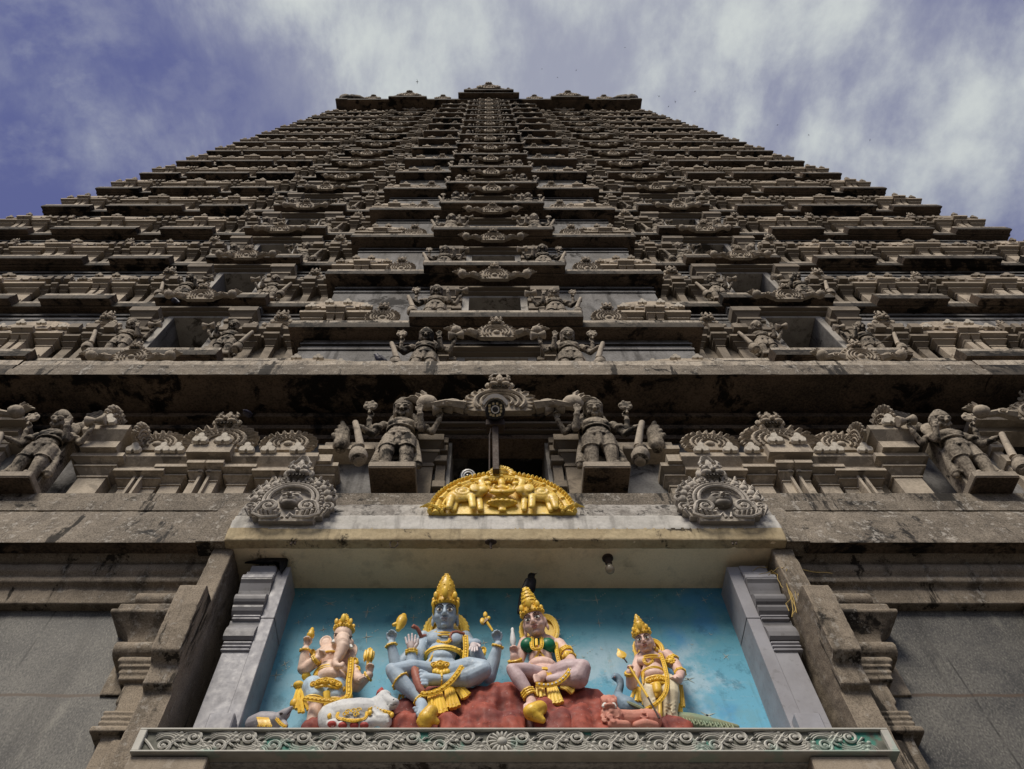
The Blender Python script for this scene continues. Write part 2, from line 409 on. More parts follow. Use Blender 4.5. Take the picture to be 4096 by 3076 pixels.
M['star']=paint('star_paint',(.40,.46,.42),(.30,.37,.36),(.15,.25,.27),dirtamt=.3)
def frieze_mat():
    t=NT('verdigris_frieze')
    n=t.noise(6,6,.6); base=t.mix(t.ramp(n,.35,.65),(.22,.215,.19),(.34,.335,.30))
    x,y,z=t.z()
    pat=t.math('MULTIPLY',t.ramp(t.math('ADD',t.noise(2.6,4,.6),t.math('MULTIPLY',t.ramp(x,2.1,3.2),.10)),.55,.62),t.ramp(z,6.29,6.15))
    base=t.mix(t.math('MULTIPLY',pat,.75),base,(.05,.25,.20))
    pt=t.geo.outputs["Pointiness"]  # shade in the carving's creases and highlights on its edges are painted
    base=t.mix(t.ramp(pt,.5,.42,0,.9),base,(.05,.055,.045)); base=t.mix(t.ramp(pt,.51,.58,0,.5),base,(.58,.56,.5))
    t.bump(t.noise(60,4,.6),.2,.006); return t.out(base,.6,.4)
M['frieze']=frieze_mat()
def fb():
    t=NT('frieze_ground'); x,y,z=t.z()
    base=t.mix(t.ramp(t.noise(9,6,.6),.35,.65),(.07,.072,.06),(.15,.15,.125))
    pat=t.ramp(t.math('ADD',t.noise(2.6,4,.6),t.math('MULTIPLY',t.ramp(x,2.1,3.2),.10)),.56,.63)
    return t.out(t.mix(t.math('MULTIPLY',pat,.8),base,(.035,.22,.17)),.7)
M['friezeback']=fb()
M['ledge']=stone('ledge_plaster',(.46,.45,.43),(.36,.345,.33),(.06,.05,.045),stain=.0,soffit=.1,point=False,streak=.4,scale=2)
def ground_mat():
    t=NT('paved_forecourt'); n=t.noise(.5,8,.6)
    base=t.mix(t.ramp(n,.3,.7),(.045,.043,.04),(.08,.075,.068)); t.bump(t.noise(20,4,.6),.2,.01); return t.out(base,.9)
M['ground']=ground_mat()
# ------------------------------------------------------------------ sky and sun
SUN_EL,SUN_AZ=R(46),R(202)
def world():
    w=bpy.data.worlds.new("World"); scene.world=w; w.use_nodes=True; T=w.node_tree
    bg=T.nodes["Background"]; N=T.nodes.new; Lk=T.links.new
    sky=N("ShaderNodeTexSky"); sky.sky_type='NISHITA'; sky.sun_disc=False; sky.sun_elevation=SUN_EL; sky.sun_rotation=SUN_AZ
    sky.air_density=1.2; sky.dust_density=2.0; sky.ozone_density=2.5
    tc=N("ShaderNodeTexCoord")
    def mp(sc,loc=(0,0,0)):
        m=N("ShaderNodeMapping"); Lk(tc.outputs["Generated"],m.inputs[0]); m.inputs["Scale"].default_value=sc; m.inputs["Location"].default_value=loc; return m.outputs[0]
    def noi(v,s,d,r,di=0):
        n=N("ShaderNodeTexNoise"); Lk(v,n.inputs["Vector"]); n.inputs["Scale"].default_value=s; n.inputs["Detail"].default_value=d; n.inputs["Roughness"].default_value=r; n.inputs["Distortion"].default_value=di; return n.outputs["Fac"]
    def rng(f,a,b,lo=0,hi=1):
        n=N("ShaderNodeMapRange"); n.clamp=True; n.interpolation_type='SMOOTHSTEP'; Lk(f,n.inputs[0])
        for i,v in zip((1,2,3,4),(a,b,lo,hi)): n.inputs[i].default_value=v
        return n.outputs[0]
    def ma(op,a,b):
        n=N("ShaderNodeMath"); n.operation=op
        for i,v in ((0,a),(1,b)):
            if isinstance(v,(int,float)): n.inputs[i].default_value=v
            else: Lk(v,n.inputs[i])
        return n.outputs[0]
    def mx(f,a,b):
        n=N("ShaderNodeMix"); n.data_type='RGBA'
        for i,v in ((0,f),(6,a),(7,b)):
            if isinstance(v,(int,float)): n.inputs[i].default_value=v
            elif isinstance(v,tuple): n.inputs[i].default_value=(*v,1)
            else: Lk(v,n.inputs[i])
        return n.outputs[2]
    c1=noi(mp((1.25,.8,1),(.7,.2,.1)),5.0,9,.60,.12); c2=noi(mp((1,1,1),(5.3,2.2,.9)),2.4,5,.5,.3)
    cloud=ma('ADD',ma('MULTIPLY',c1,.42),ma('MULTIPLY',c2,.58))
    sep=N("ShaderNodeSeparateXYZ"); Lk(tc.outputs["Generated"],sep.inputs[0])
    ax=ma('ABSOLUTE',ma('SUBTRACT',sep.outputs[0],.05),0)
    # thicker, brighter cloud overhead and thinner cloud to either side
    lf=rng(sep.outputs[0],-.12,-.46,0,-.045)
    cov=ma('ADD',ma('ADD',cloud,rng(ax,.04,.60,.18,-.02)),lf)
    mask=rng(cov,.40,.66)
    # blue-violet haze where the cloud is thin
    tint=N("ShaderNodeMix"); tint.data_type='RGBA'; tint.blend_type='MIX'; tint.inputs[0].default_value=.8
    Lk(sky.outputs[0],tint.inputs[6]); tint.inputs[7].default_value=(1.05,1.13,2.9,1)
    thin=ma('MULTIPLY',rng(noi(mp((1,1.3,1),(2.,4.,1.)),7.5,9,.60,0),.42,.70),.42)
    mask=ma('MAXIMUM',mask,thin)
    grey=mx(rng(c1,.38,.66),(3.3,3.5,4.4),(6.1,6.5,6.4))
    col=mx(mask,tint.outputs[2],grey)
    Lk(col,bg.inputs[0]); bg.inputs[1].default_value=.10
world()
sun_d=bpy.data.lights.new("sun",'SUN'); sun=bpy.data.objects.new("sun",sun_d); COL.objects.link(sun)
sun_d.energy=3.7; sun_d.angle=R(24); sun_d.color=(1,.915,.79)
sdir=Vector((math.sin(SUN_AZ)*math.cos(SUN_EL),math.cos(SUN_AZ)*math.cos(SUN_EL),math.sin(SUN_EL)))
sun.rotation_euler=sdir.to_track_quat('Z','Y').to_euler(); sun.location=(0,0,120)
# ground
g=MB(); g.add([(-1500,-1500,0),(1500,-1500,0),(1500,1500,0),(-1500,1500,0)],[(0,1,2,3)])
tag(g.build('ground',M['ground']),None,None,kind='structure')
# ------------------------------------------------------------------ carved ornament library (front faces -Y, stands on z=0, centred on x=0)
def arcpts(cx,cz,rx,rz,a0,a1,n,y=0.):
    return [(cx+rx*math.cos(R(a0+(a1-a0)*i/(n-1))),y,cz+rz*math.sin(R(a0+(a1-a0)*i/(n-1)))) for i in range(n)]
def spiral(mb,cx,cz,r0,turns,a0,y,rad,dirn=1,n=18,k=5,lead=None):
    pts=[];rd=[]
    if lead:
        for p in lead: pts.append((p[0],y,p[1])); rd.append(rad*.8)
    for i in range(n):
        t=i/(n-1); a=R(a0)+dirn*turns*2*math.pi*t; r=r0*(1-.82*t)
        pts.append((cx+r*math.cos(a),y-.25*rad*t*2,cz+r*math.sin(a))); rd.append(rad*(1-.35*t))
    mb.tube(pts,rd,k); mb.ell((cx,y-rad*.3,cz),(r0*.26,rad*1.2,r0*.26),u=7,w=5)
def lion_face(mb,x,z,s,y=0.,det=1):
    """grotesque lion mask crowning an arch: bulging eyes, brows, snout, teeth, horns"""
    mb.ell((x,y,z+.16*s),(.36*s,.20*s,.30*s),u=10,w=7)
    for sx in(-1,1):
        mb.ell((x+sx*.17*s,y-.17*s,z+.20*s),(.12*s,.10*s,.12*s),u=8,w=6)
        mb.ell((x+sx*.17*s,y-.26*s,z+.19*s),(.05*s,.04*s,.05*s),u=6,w=5)
        mb.tube(arcpts(x+sx*.18*s,z+.22*s,.16*s,.15*s,10,170,6,y-.16*s),.035*s,5)
        mb.ell((x+sx*.19*s,y-.15*s,z-.02*s),(.17*s,.13*s,.11*s),u=8,w=6)
        mb.tube([(x+sx*.2*s,y-.05*s,z+.36*s),(x+sx*.30*s,y-.1*s,z+.52*s),(x+sx*.22*s,y-.12*s,z+.66*s)],[.08*s,.06*s,.02*s],5)
        mb.ell((x+sx*.38*s,y,z+.10*s),(.10*s,.08*s,.17*s),u=6,w=5)
    mb.ell((x,y-.22*s,z+.07*s),(.085*s,.10*s,.10*s),u=8,w=5)
    mb.ell((x,y-.05*s,z+.48*s),(.13*s,.11*s,.20*s),u=7,w=5); mb.ell((x,y-.05*s,z+.66*s),(.075*s,.07*s,.11*s),u=6,w=5)
    for i in range(5):
        xx=x+(i-2)*.105*s; mb.frustum(xx-.04*s,xx+.04*s,y-.20*s,y-.12*s,z-.10*s,xx-.015*s,xx+.015*s,y-.20*s,y-.14*s,z-.20*s)
def fan(mb,w,det=2,face=True,scr=True,bd=.06):
    """horseshoe gable ornament: plate, ridges, flame petals, corner scrolls, lion mask"""
    s=w; cz=.20*s
    out=[]
    n=23
    for i in range(n):
        a=R(-28+(236)*i/(n-1)); r=(.42 if i%2==0 else .385)*s
        out.append((r*math.cos(a)*1.08,max(0,cz+r*math.sin(a)*.92)))
    out=out+[(-.33*s,0),(.33*s,0)]
    mb.poly_y(out[::1],-bd*s*1.0,0)
    for r,t in((.30,.028),(.225,.022),(.15,.022)) if det>1 else ((.28,.035),(.16,.03)):
        mb.tube(arcpts(0,cz,r*s*1.05,r*s*.9,-35,215,15 if det>1 else 9,-(bd+.02)*s),t*s,5 if det>1 else 4)
    k=15 if det>1 else 9
    for i in range(k):
        a=R(-22+224*i/(k-1)); c,sn=math.cos(a),math.sin(a); q=Matrix.Rotation(a-math.pi/2,3,'Y').inverted()
        if det>1: mb.tube([(c*.17*s*1.08,-.085*s,cz+sn*.17*s*.92),(c*.30*s*1.08,-.09*s,cz+sn*.30*s*.92)],.012*s,4)
        mb.ell((c*.385*s*1.08,-.05*s,cz+sn*.385*s*.92),(.05*s if det>1 else .075*s,.055*s,.075*s),rot=q,u=6,w=5)
        if det>1: mb.tube([(c*.31*s*1.08,-.085*s,cz+sn*.31*s*.92),(c*.40*s*1.08,-.11*s,cz+sn*.40*s*.92),(c*.44*s*1.08+.02*s,-.08*s,cz+sn*.44*s*.92)],[.012*s,.02*s,.012*s],4)
    mb.ell((0,-bd*s,cz+.0*s),(.085*s,.05*s,.08*s),u=8,w=5)
    if scr:
        for sx in(-1,1):
            if det>1: spiral(mb,sx*.36*s,.085*s,.085*s,1.3,90-sx*90,-.07*s,.022*s,sx,14,4)
            else: mb.ell((sx*.36*s,-.06*s,.08*s),(.10*s,.06*s,.08*s),u=6,w=5)
    if face: lion_face(mb,0,.60*s,.40*s,-.08*s)
def trefoil(mb,w,y=0.,d=.05,hz=1.05):
    pts=[]
    for (cx,cz,r,a0,a1) in((.33,.21,.21,-60,85),(0,.56,.23,-15,195),(-.33,.21,.21,95,240)):
        for i in range(8):
            a=R(a0+(a1-a0)*i/7); pts.append(((cx+r*math.cos(a))*w,(cz+r*math.sin(a))*w))
    pts+=[(-.11*w,0),(-.08*w,.11*w),(.08*w,.11*w),(.11*w,0)]
    q=MB(); q.poly_y([(a,c*hz) for a,c in pts],y-d,y,bev=.10); mb.add([(v[0],v[1]-.28*v[2],v[2]) for v in q.v],q.f)
def pilaster(mb,x,w,y,pr,z0,h,cap=True,base=True):
    """engaged pilaster standing pr proud of plane y"""
    f=y-pr
    if base:
        mb.box(x-w*.62,x+w*.62,f-.05,y,z0,z0+h*.10); mb.box(x-w*.54,x+w*.54,f-.025,y,z0+h*.10,z0+h*.14)
    mb.box(x-w*.5,x+w*.5,f,y,z0+(h*.14 if base else 0),z0+h*.66)
    if cap:
        mb.box(x-w*.56,x+w*.56,f-.02,y,z0+h*.66,z0+h*.69); mb.box(x-w*.5,x+w*.5,f-.005,y,z0+h*.69,z0+h*.72)
        mb.frustum(x-w*.5,x+w*.5,f,y,z0+h*.72,x-w*.72,x+w*.72,f-.10,y,z0+h*.80)
        mb.box(x-w*.78,x+w*.78,f-.12,y,z0+h*.80,z0+h*.835); mb.frustum(x-w*.55,x+w*.55,f-.04,y,z0+h*.835,x-w*.92,x+w*.92,f-.20,y,z0+h*.91)
        mb.box(x-w*.96,x+w*.96,f-.22,y,z0+h*.91,z0+h)
    else: mb.box(x-w*.5,x+w*.5,f,y,z0+h*.66,z0+h)
def make_pavilion(w,det):
    """miniature pavilion of the parapet: paired pilasters, entablature with pale trefoils, gable fan"""
    a=MB(); hw=w/2
    a.mi=0
    a.box(-hw*.80,hw*.80,-.30,.25,0,1.55)
    a.box(-hw*1.0,hw*1.0,-.40,.25,0,.14); a.box(-hw*.42,hw*.42,-.50,-.2,0,.12)
    for sx in(-1,1):
        pilaster(a,sx*hw*.70,hw*.42,-.28,.14,.14,1.25)
        pilaster(a,sx*hw*.135,hw*.17,-.28,.26,.14,1.30)
    a.box(-hw*.35,hw*.35,-.52,-.3,.14,.24)
    # entablature steps
    for z,q in((1.26,.40),(1.31,.43)): a.box(-hw*.98,hw*.98,-q,.25,z,z+.035)
    for sx in(-1,1):
        for q in(.30,.95): a.box(sx*hw*q-.07,sx*hw*q+.07,-.60,-.3,1.74,1.86)
        a.box(sx*hw*.80-.10,sx*hw*.80+.10,-.50,-.3,.14,.34)
    a.box(-hw*.50,hw*.50,-.54,-.2,1.92,2.06); a.box(-hw*.88,hw*.88,-.52,.2,2.0,2.05)
    a.box(-hw*1.02,hw*1.02,-.46,.25,1.39,1.50); a.box(-hw*.46,hw*.46,-.56,-.3,1.44,1.54)
    a.frustum(-hw*1.00,hw*1.00,-.45,.25,1.50,-hw*1.08,hw*1.08,-.52,.25,1.62); a.box(-hw*1.08,hw*1.08,-.52,.25,1.62,1.74)
    a.box(-hw*.52,hw*.52,-.62,-.4,1.60,1.80)
    a.box(-hw*.95,hw*.95,-.46,.25,1.74,1.92); a.box(-hw*.62,hw*.62,-.58,.25,1.80,2.02)
    for i in range(4 if det>1 else 3):
        n=(4 if det>1 else 3); xx=-hw*.85+hw*1.7*i/(n-1)
        a.mi=1; b=MB(); trefoil(b,hw*.27,0,.06)
        off=(-.55 if abs(xx)>hw*.5 else -.65); a.add([(v[0]+xx,v[1]+off,v[2]+1.74) for v in b.v],b.f)
    a.mi=0
    # vaulted head with side fans
    prof=[(-hw*.98,1.92),(hw*.98,1.92),(hw*.98,2.10),(hw*.72,2.32),(hw*.3,2.42),(-hw*.3,2.42),(-hw*.72,2.32),(-hw*.98,2.10)]
    a.poly_y(prof,-.50,.25,bev=.05)
    b=MB(); fan(b,hw*1.35,det,face=False); a.add([(v[0],v[1]-.34,v[2]*.92+2.02) for v in b.v],b.f)
    for sx in(-1,1):
        b=MB(); fan(b,hw*.8,1,face=False); Q=Matrix.Rotation(R(-90*sx),3,'Z')
        a.add([tuple(Q@Vector(v)*1.0+Vector((-sx*hw*1.0*-1,-.12,1.80))) for v in b.v],b.f)
    return a
def make_colonnade(w,det):
    """run of short pilasters and corbelled entablature between bays"""
    a=MB(); hw=w/2
    a.box(-hw,hw,-.10,.2,0,1.9); a.box(-hw,hw,-.22,.2,0,.12); a.box(-hw,hw,-.16,.2,.12,.2)
    n=max(2,int(w/.42))
    for i in range(n):
        x=-hw+w*(i+.5)/n; thin=(i%3==1)
        pilaster(a,x,w/n*(.34 if thin else .55),-.10,.16 if thin else .10,.2,1.15,base=False)
    a.box(-hw,hw,-.34,.2,1.35,1.48); a.frustum(-hw,hw,-.32,.2,1.48,-hw,hw,-.46,.2,1.60); a.box(-hw,hw,-.46,.2,1.60,1.70)
    for i in range(n):
        x=-hw+w*(i+.5)/n; a.box(x-w/n*.3,x+w/n*.3,-.54,-.4,1.50,1.74)
    return a
def make_doorway(hw,h,det):
    """door opening: reveal, jamb pilasters, lintel; material 0 stone, 1 pale jamb, 2 recess wall"""
    a=MB()
    a.mi=2; a.box(-hw,hw,.95,1.0,0,h)
    a.mi=1
    for sx in(-1,1): a.box(sx*hw,sx*(hw+.16),-.02,.95,0,h)
    a.box(-hw-.16,hw+.16,-.015,.95,h,h+.12)
    a.mi=0
    for sx in(-1,1):
        x=sx*(hw+.27); a.box(x-.08,x+.08,-.10,.02,0,h*.95)
        for z in(.0,.22,.62,.80): a.box(x-.11,x+.11,-.15,.02,h*z,h*z+.13)
        pilaster(a,sx*(hw+.58),.36,.0,.12,0,h*.98)
    a.box(-hw-.5,hw+.5,-.12,.1,h+.09,h+.15); a.box(-hw-.62,hw+.62,-.22,.1,h+.15,h+.22)
    return a
def make_gable(w,det):
    """lintel crest: big lion-mask fan between two makara beasts and foliage"""
    a=MB(); fan(a,w*.5,det,face=True,bd=.10)
    for sx in(-1,1):
        a.tube([(sx*w*.22,-.10,.05*w),(sx*w*.34,-.14,.07*w),(sx*w*.46,-.12,.05*w)],[.055*w,.04*w,.03*w],6)
        a.ell((sx*w*.30,-.12,.10*w),(.06*w,.08,.035*w),u=8,w=5)
        # beast head turned up
        a.ell((sx*w*.46,-.12,.10*w),(.07*w,.12,.08*w),u=8,w=6)
        for i in range(4):
            a.tube([(sx*w*(.47+.012*i),-.10,.12*w),(sx*w*(.48+.03*i),-.14,(.20-.02*i)*w),(sx*w*(.50+.035*i),-.16,(.225-.035*i)*w)],[.022*w,.018*w,.008*w],5)
        if det>1:
            spiral(a,sx*w*.33,.055*w,.04*w,1.2,0,-.2,.01*w,sx,10,4)
    return a
# ------------------------------------------------------------------ guardian statue (carved stone, 2.05 m on its plinth)
def hand(mb,w,f,nrm,L,curl=25,thumb=1,spread=.12,u=7,fist=False):
    """palm plus four unequal bent fingers and a thumb that leaves the side of the palm"""
    w=Vector(w); f=Vector(f).normalized(); n=Vector(nrm); n=(n-f*n.dot(f)).normalized(); s=f.cross(n).normalized()*thumb
    Q=Matrix((s,n,f)).transposed()
    mb.ell(w+f*L*.24,(L*.215,L*.10,L*.29),rot=Q,u=10,w=7)
    mb.ell(w+f*L*.36,(L*.21,L*.085,L*.16),rot=Q,u=10,w=7)
    lens=(.40,.47,.44,.34); tips=[]
    for i in range(4):
        o=(1.5-i)*.115*L*1.05
        p=w+f*L*(.44-.03*abs(1.5-i))+s*o
        d=(f+s*(1.5-i)*spread).normalized(); ang=R(curl)
        l=lens[i]*L; r=L*.062
        seg=(.45,.32,.23); pts=[p]; 
        for k,sg in enumerate(seg):
            a=ang*(k+ (1 if not fist else 1.6))
            dd=d*math.cos(a)+n*math.sin(a)
            pts.append(pts[-1]+dd*l*sg)
        mb.chain(pts,[r,r*.96,r*.9,r*.78],u)
        tips.append(pts[-1])
    p=w+f*L*.14+s*L*.17; d=(f*.75+s*.65+n*.25).normalized()
    p2=p+d*L*.22; d2=(f*.9+s*.15+n*(.35+.3*(curl>40))).normalized()
    mb.chain([p,p2,p2+d2*L*.20],[L*.085,L*.075,L*.055],u)
    return tips
def statue_parts(mir,fine=True):
    """four-armed guardian: returns collectors body, mace, drum, wheel, plinth"""
    X=-1 if mir else 1
    def V(x,y,z): return Vector((x*X,y,z))
    u=10 if fine else 6
    b=MB(); e=lambda c,r,q=None:b.ell(V(*c),r,rot=q,u=u+2,w=8 if fine else 6)
    P=.0
    # legs (hips swayed)
    b.chain([V(-.15,-.02,.95),V(-.18,-.08,.50),V(-.16,-.02,.06)],[.175,.125,.085],u); b.chain([V(.15,-.02,.95),V(.17,-.06,.50),V(.17,-.02,.06)],[.175,.125,.085],u)
    b.chain([V(-.18,-.05,.36),V(-.17,-.0,.22)],[.115,.09],u); b.chain([V(.17,-.03,.36),V(.17,.0,.22)],[.115,.09],u)
    for sx in(-.16,.17): b.chain([V(sx,-.04,.05),V(sx*1.25,-.22,.04)],[.075,.06],u)
    # torso
    e((0,.0,.98),(.27,.17,.17)); e((0,-.03,1.12),(.235,.165,.17)); e((0,-.03,1.34),(.27,.17,.20)); e((0,.0,1.46),(.31,.14,.12))
    for sx in(-1,1): e((sx*.12,-.12,1.38),(.13,.08,.10))
    b.chain([V(0,.0,1.5),V(0,-.03,1.62)],[.10,.095],u)
    b.M=Matrix.Translation((0,-.03,1.62))@Matrix.Rotation(R(34),4,'X')@Matrix.Scale(1.12,4)@Matrix.Translation((0,.03,-1.62))
    # head
    e((0,-.02,1.78),(.145,.155,.185)); e((0,-.06,1.715),(.118,.12,.10)); e((0,-.155,1.665),(.042,.04,.032))
    for sx in(-1,1):
        e((sx*.075,-.13,1.715),(.05,.035,.045)); e((sx*.062,-.160,1.79),(.045,.03,.028)); e((sx*.15,.02,1.755),(.022,.04,.065)); e((sx*.155,.02,1.685),(.022,.025,.03))
        b.tube([V(sx*.02,-.175,1.83),V(sx*.07,-.175,1.845),V(sx*.12,-.14,1.82)],.020,5)
    b.tube([V(0,-.17,1.81),V(0,-.215,1.735)],[.026,.044],6); e((0,-.165,1.685),(.055,.03,.014)); e((0,-.162,1.665),(.045,.03,.014))
    # hair and tiara
    e((0,.03,1.84),(.175,.17,.15))
    b.lathe([(.168,0),(.178,.03),(.162,.05),(.15,.075),(.12,.115),(.085,.14),(.07,.165),(.02,.18)],V(0,.01,1.86),14)
    b.M=Matrix.Identity(4)
    # arms: lower outer on the mace, inner raised palm, rear pair raised
    def arm(sh,el,wr,r=.085):
        b.chain([V(*sh),V(*el)],[r*1.08,r*.86],u); b.chain([V(*el),V(*wr)],[r*.86,r*.58],u)
        for t in(.0,.06): b.tube([V(*wr)+(V(*el)-V(*wr))*(.10+t)]*1+[V(*wr)+(V(*el)-V(*wr))*(.16+t)],r*.78,8)
        q=V(*sh)+(V(*el)-V(*sh))*.5; b.ell(q+V(0,-.05,0),(r*1.2,r*1.0,r*.75),u=u,w=6)
    arm((-.34,0,1.46),(-.52,-.02,1.16),(-.72,-.20,1.14)); hand(b,V(-.72,-.20,1.14),V(-.7,-.5,-.1),V(0,-.2,-1),.22,curl=38,thumb=-X,u=6)
    arm((-.33,.06,1.50),(-.60,.04,1.36),(-.62,-.06,1.62),.075); hand(b,V(-.62,-.06,1.62),V(.05,-.1,1),V(0,-1,.1),.22,curl=35,thumb=X,u=6)
    arm((.34,0,1.46),(.40,-.16,1.16),(.36,-.34,1.42)); hand(b,V(.36,-.34,1.42),V(-.03,-.1,1),V(0,-1,.1),.24,curl=10,thumb=-X,u=6)
    arm((.33,.06,1.50),(.58,.02,1.28),(.72,-.12,1.52),.075); hand(b,V(.72,-.12,1.52),V(.1,-.1,1),V(-.2,-1,.1),.22,curl=35,thumb=-X,u=6)
    # carved dress: belt, necklace, waist band, shorts hem, tail of cloth
    def ring(c,rx,ry,r,tz=0,n=20): b.tube([V(c[0]+rx*math.cos(2*math.pi*i/n),c[1]+ry*math.sin(2*math.pi*i/n),c[2]+tz*math.sin(2*math.pi*i/n)) for i in range(n)],r,6,closed=True)
    ring((0,-.01,1.0),.285,.185,.035,.03); ring((0,-.01,1.05),.27,.18,.02,.03); ring((0,-.03,1.24),.255,.175,.022); ring((0,.0,1.52),.20,.17,.028,.05); ring((0,.0,1.50),.24,.19,.018,.09)
    for sx in(-1,1):
        ring((sx*.165,-.05,.66),.165,.155,.018,.02); ring((sx*.165,-.03,.13),.11,.10,.02)
    for i in range(5): e((-.16+.08*i,-.21+.02*abs(i-2),.99+.01*abs(i-2)),(.045,.03,.045))
    b.chain([V(0,-.15,.94),V(0,-.15,.70)],[.075,.05],u); b.tube([V(.24,-.08,1.5),V(.05,-.21,1.30),V(-.2,-.12,1.12)],.018,6)
    for sx in(-1,1):
        b.tube([V(sx*.30,.02,1.0),V(sx*.36,.05,.7),V(sx*.38,.05,.34)],[.05,.06,.10],7); b.chain([V(sx*.38,.05,.40),V(sx*.40,.05,.30)],[.09,.06],u)
    # back slab tying the figure to the wall
    b.box(-.30,.30,.08,.42,.0,1.5); b.ell(V(0,.14,1.82),(.30,.09,.30),u=14,w=8)
    m=MB(); m.tube([V(-.80,-.30,1.14),V(-.74,-.30,.95),V(-.60,-.30,.40)],[.055,.06,.075],10); m.lathe([(.06,0),(.10,.03),(.08,.06),(.14,.10),(.165,.20),(.14,.30),(.10,.36),(.12,.40),(.07,.44)],V(-.56,-.30,-.06),14,rot=Matrix.Rotation(R(-12)*X,3,'Y'))
    d=MB(); d.lathe([(.10,-.19),(.115,-.17),(.06,-.02),(.05,0),(.06,.02),(.115,.17),(.10,.19)],V(.755,-.20,1.725),12,rot=Matrix.Rotation(R(80),3,'Y'))
    w=MB(); w.lathe([(.03,-.04),(.12,-.03),(.14,0),(.12,.03),(.03,.04)],V(-.63,-.14,1.92),12,rot=Matrix.Rotation(R(90),3,'X')); w.tube([V(-.63,-.13,1.70),V(-.63,-.14,1.85)],.025,6)
    for i in range(5): w.ell(V(-.63+.1*math.cos(i*1.257),-.16,1.92+.1*math.sin(i*1.257)),.04,u=6,w=5)
    return b,m,d,w
# ------------------------------------------------------------------ the temple tower
tower=empty('temple_tower',(0,7,0))
tag(tower,'towering grey carved stone temple gateway rising in many stepped storeys','temple tower')
def T(mb,name,mats,parent=None,smooth=None):
    o=mb.build(name,mats,None,smooth); p=parent or tower
    o.parent=p; o.matrix_parent_inverse=p.matrix_basis.inverted() if p is tower else Matrix.Identity(4)
    return o
TINV=tower.matrix_basis.inverted()
def lean(o,a): o.rotation_euler[0]=R(a); return o
def P(name,me,parent,loc,scale=1,rz=0):
    o=put(name,me,parent,loc,scale,rz)
    if parent is tower: o.matrix_parent_inverse=TINV
    return o
# ---- base storey: granite wall, moulded entablature, pilasters
b=MB()
for sx in(-1,1): b.box(sx*3.5,sx*18.4,6.75,9,0,8.52)
T(b,'granite_wall',M['granite'])
b=MB(); b.box(-3.7,3.7,7.3,9,0,10.2); b.box(-18.4,18.4,8.9,22,0,10.2)
T(b,'inner_wall',M['greyside'])
kap=[(6.2,9.06),(6.205,9.12),(6.27,9.45),(6.285,9.46),(6.33,9.72),(6.40,9.95),(7.6,9.95),(7.6,8.47),(6.63,8.47),(6.605,8.70),(6.56,8.72),(6.52,8.735),(6.52,8.80),(6.57,8.815),
     (6.515,8.84),(6.475,8.88),(6.465,8.93),(6.475,8.98),(6.51,9.015),(6.53,9.02),(6.46,9.045),(6.43,9.075),(6.40,9.09),(6.24,9.085)]
kms=[0]*6+[1]*16+[2,2]
def extr(prof,ms,x0,x1,m0=0,m1=0):
    b=MB(); b.profile_x(prof,x0,x1,ms=ms,mit0=m0,mit1=m1); return b
for sx in(-1,1):
    for (xa,xb,near) in((3.46,8.2,True),(8.2,18.6,False)):
        c=MB(); c.profile_x(kap,xa,xb,ms=kms); b=MB(); b.add([(v[0]*sx,v[1],v[2]) for v in c.v],c.f); b.m=c.m
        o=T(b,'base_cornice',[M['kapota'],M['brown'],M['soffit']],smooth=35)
        if near: o.data=roughen(o.data,.0165,.006,6.)
b=MB()
for z0,z1,y in((9.95,10.03,6.52),(10.03,10.24,6.44),(10.24,10.29,6.52),(10.29,10.5,6.50)):
    b.box(-18.6,18.6,y,8.5,z0,z1)
T(b,'ledge_course',M['kapota'])
def front_pil(sx):
    b=MB()
    prof=[(6.03,8.13),(6.0,8.10),(5.995,7.93),(6.0,7.80),(6.015,7.62),(6.03,7.45),(6.05,7.24),(6.06,7.215),(6.17,7.17),(6.19,7.14),(6.20,6.94),(6.22,6.92),(6.285,6.90),(6.29,6.86),(6.29,0),(7.3,0),(7.3,8.128)]
    x0,x1=sorted((sx*3.315,sx*3.615)); b.profile_x(prof,x0,x1)
    b.profile_x([(6.30,8.13),(6.30,9.07),(7.3,9.07),(7.3,8.13)],x0+.02,x1-.02)
    
    o=T(b,'front_pilaster',M['brown'],smooth=30); o.data=roughen(o.data,.017,.006); return o
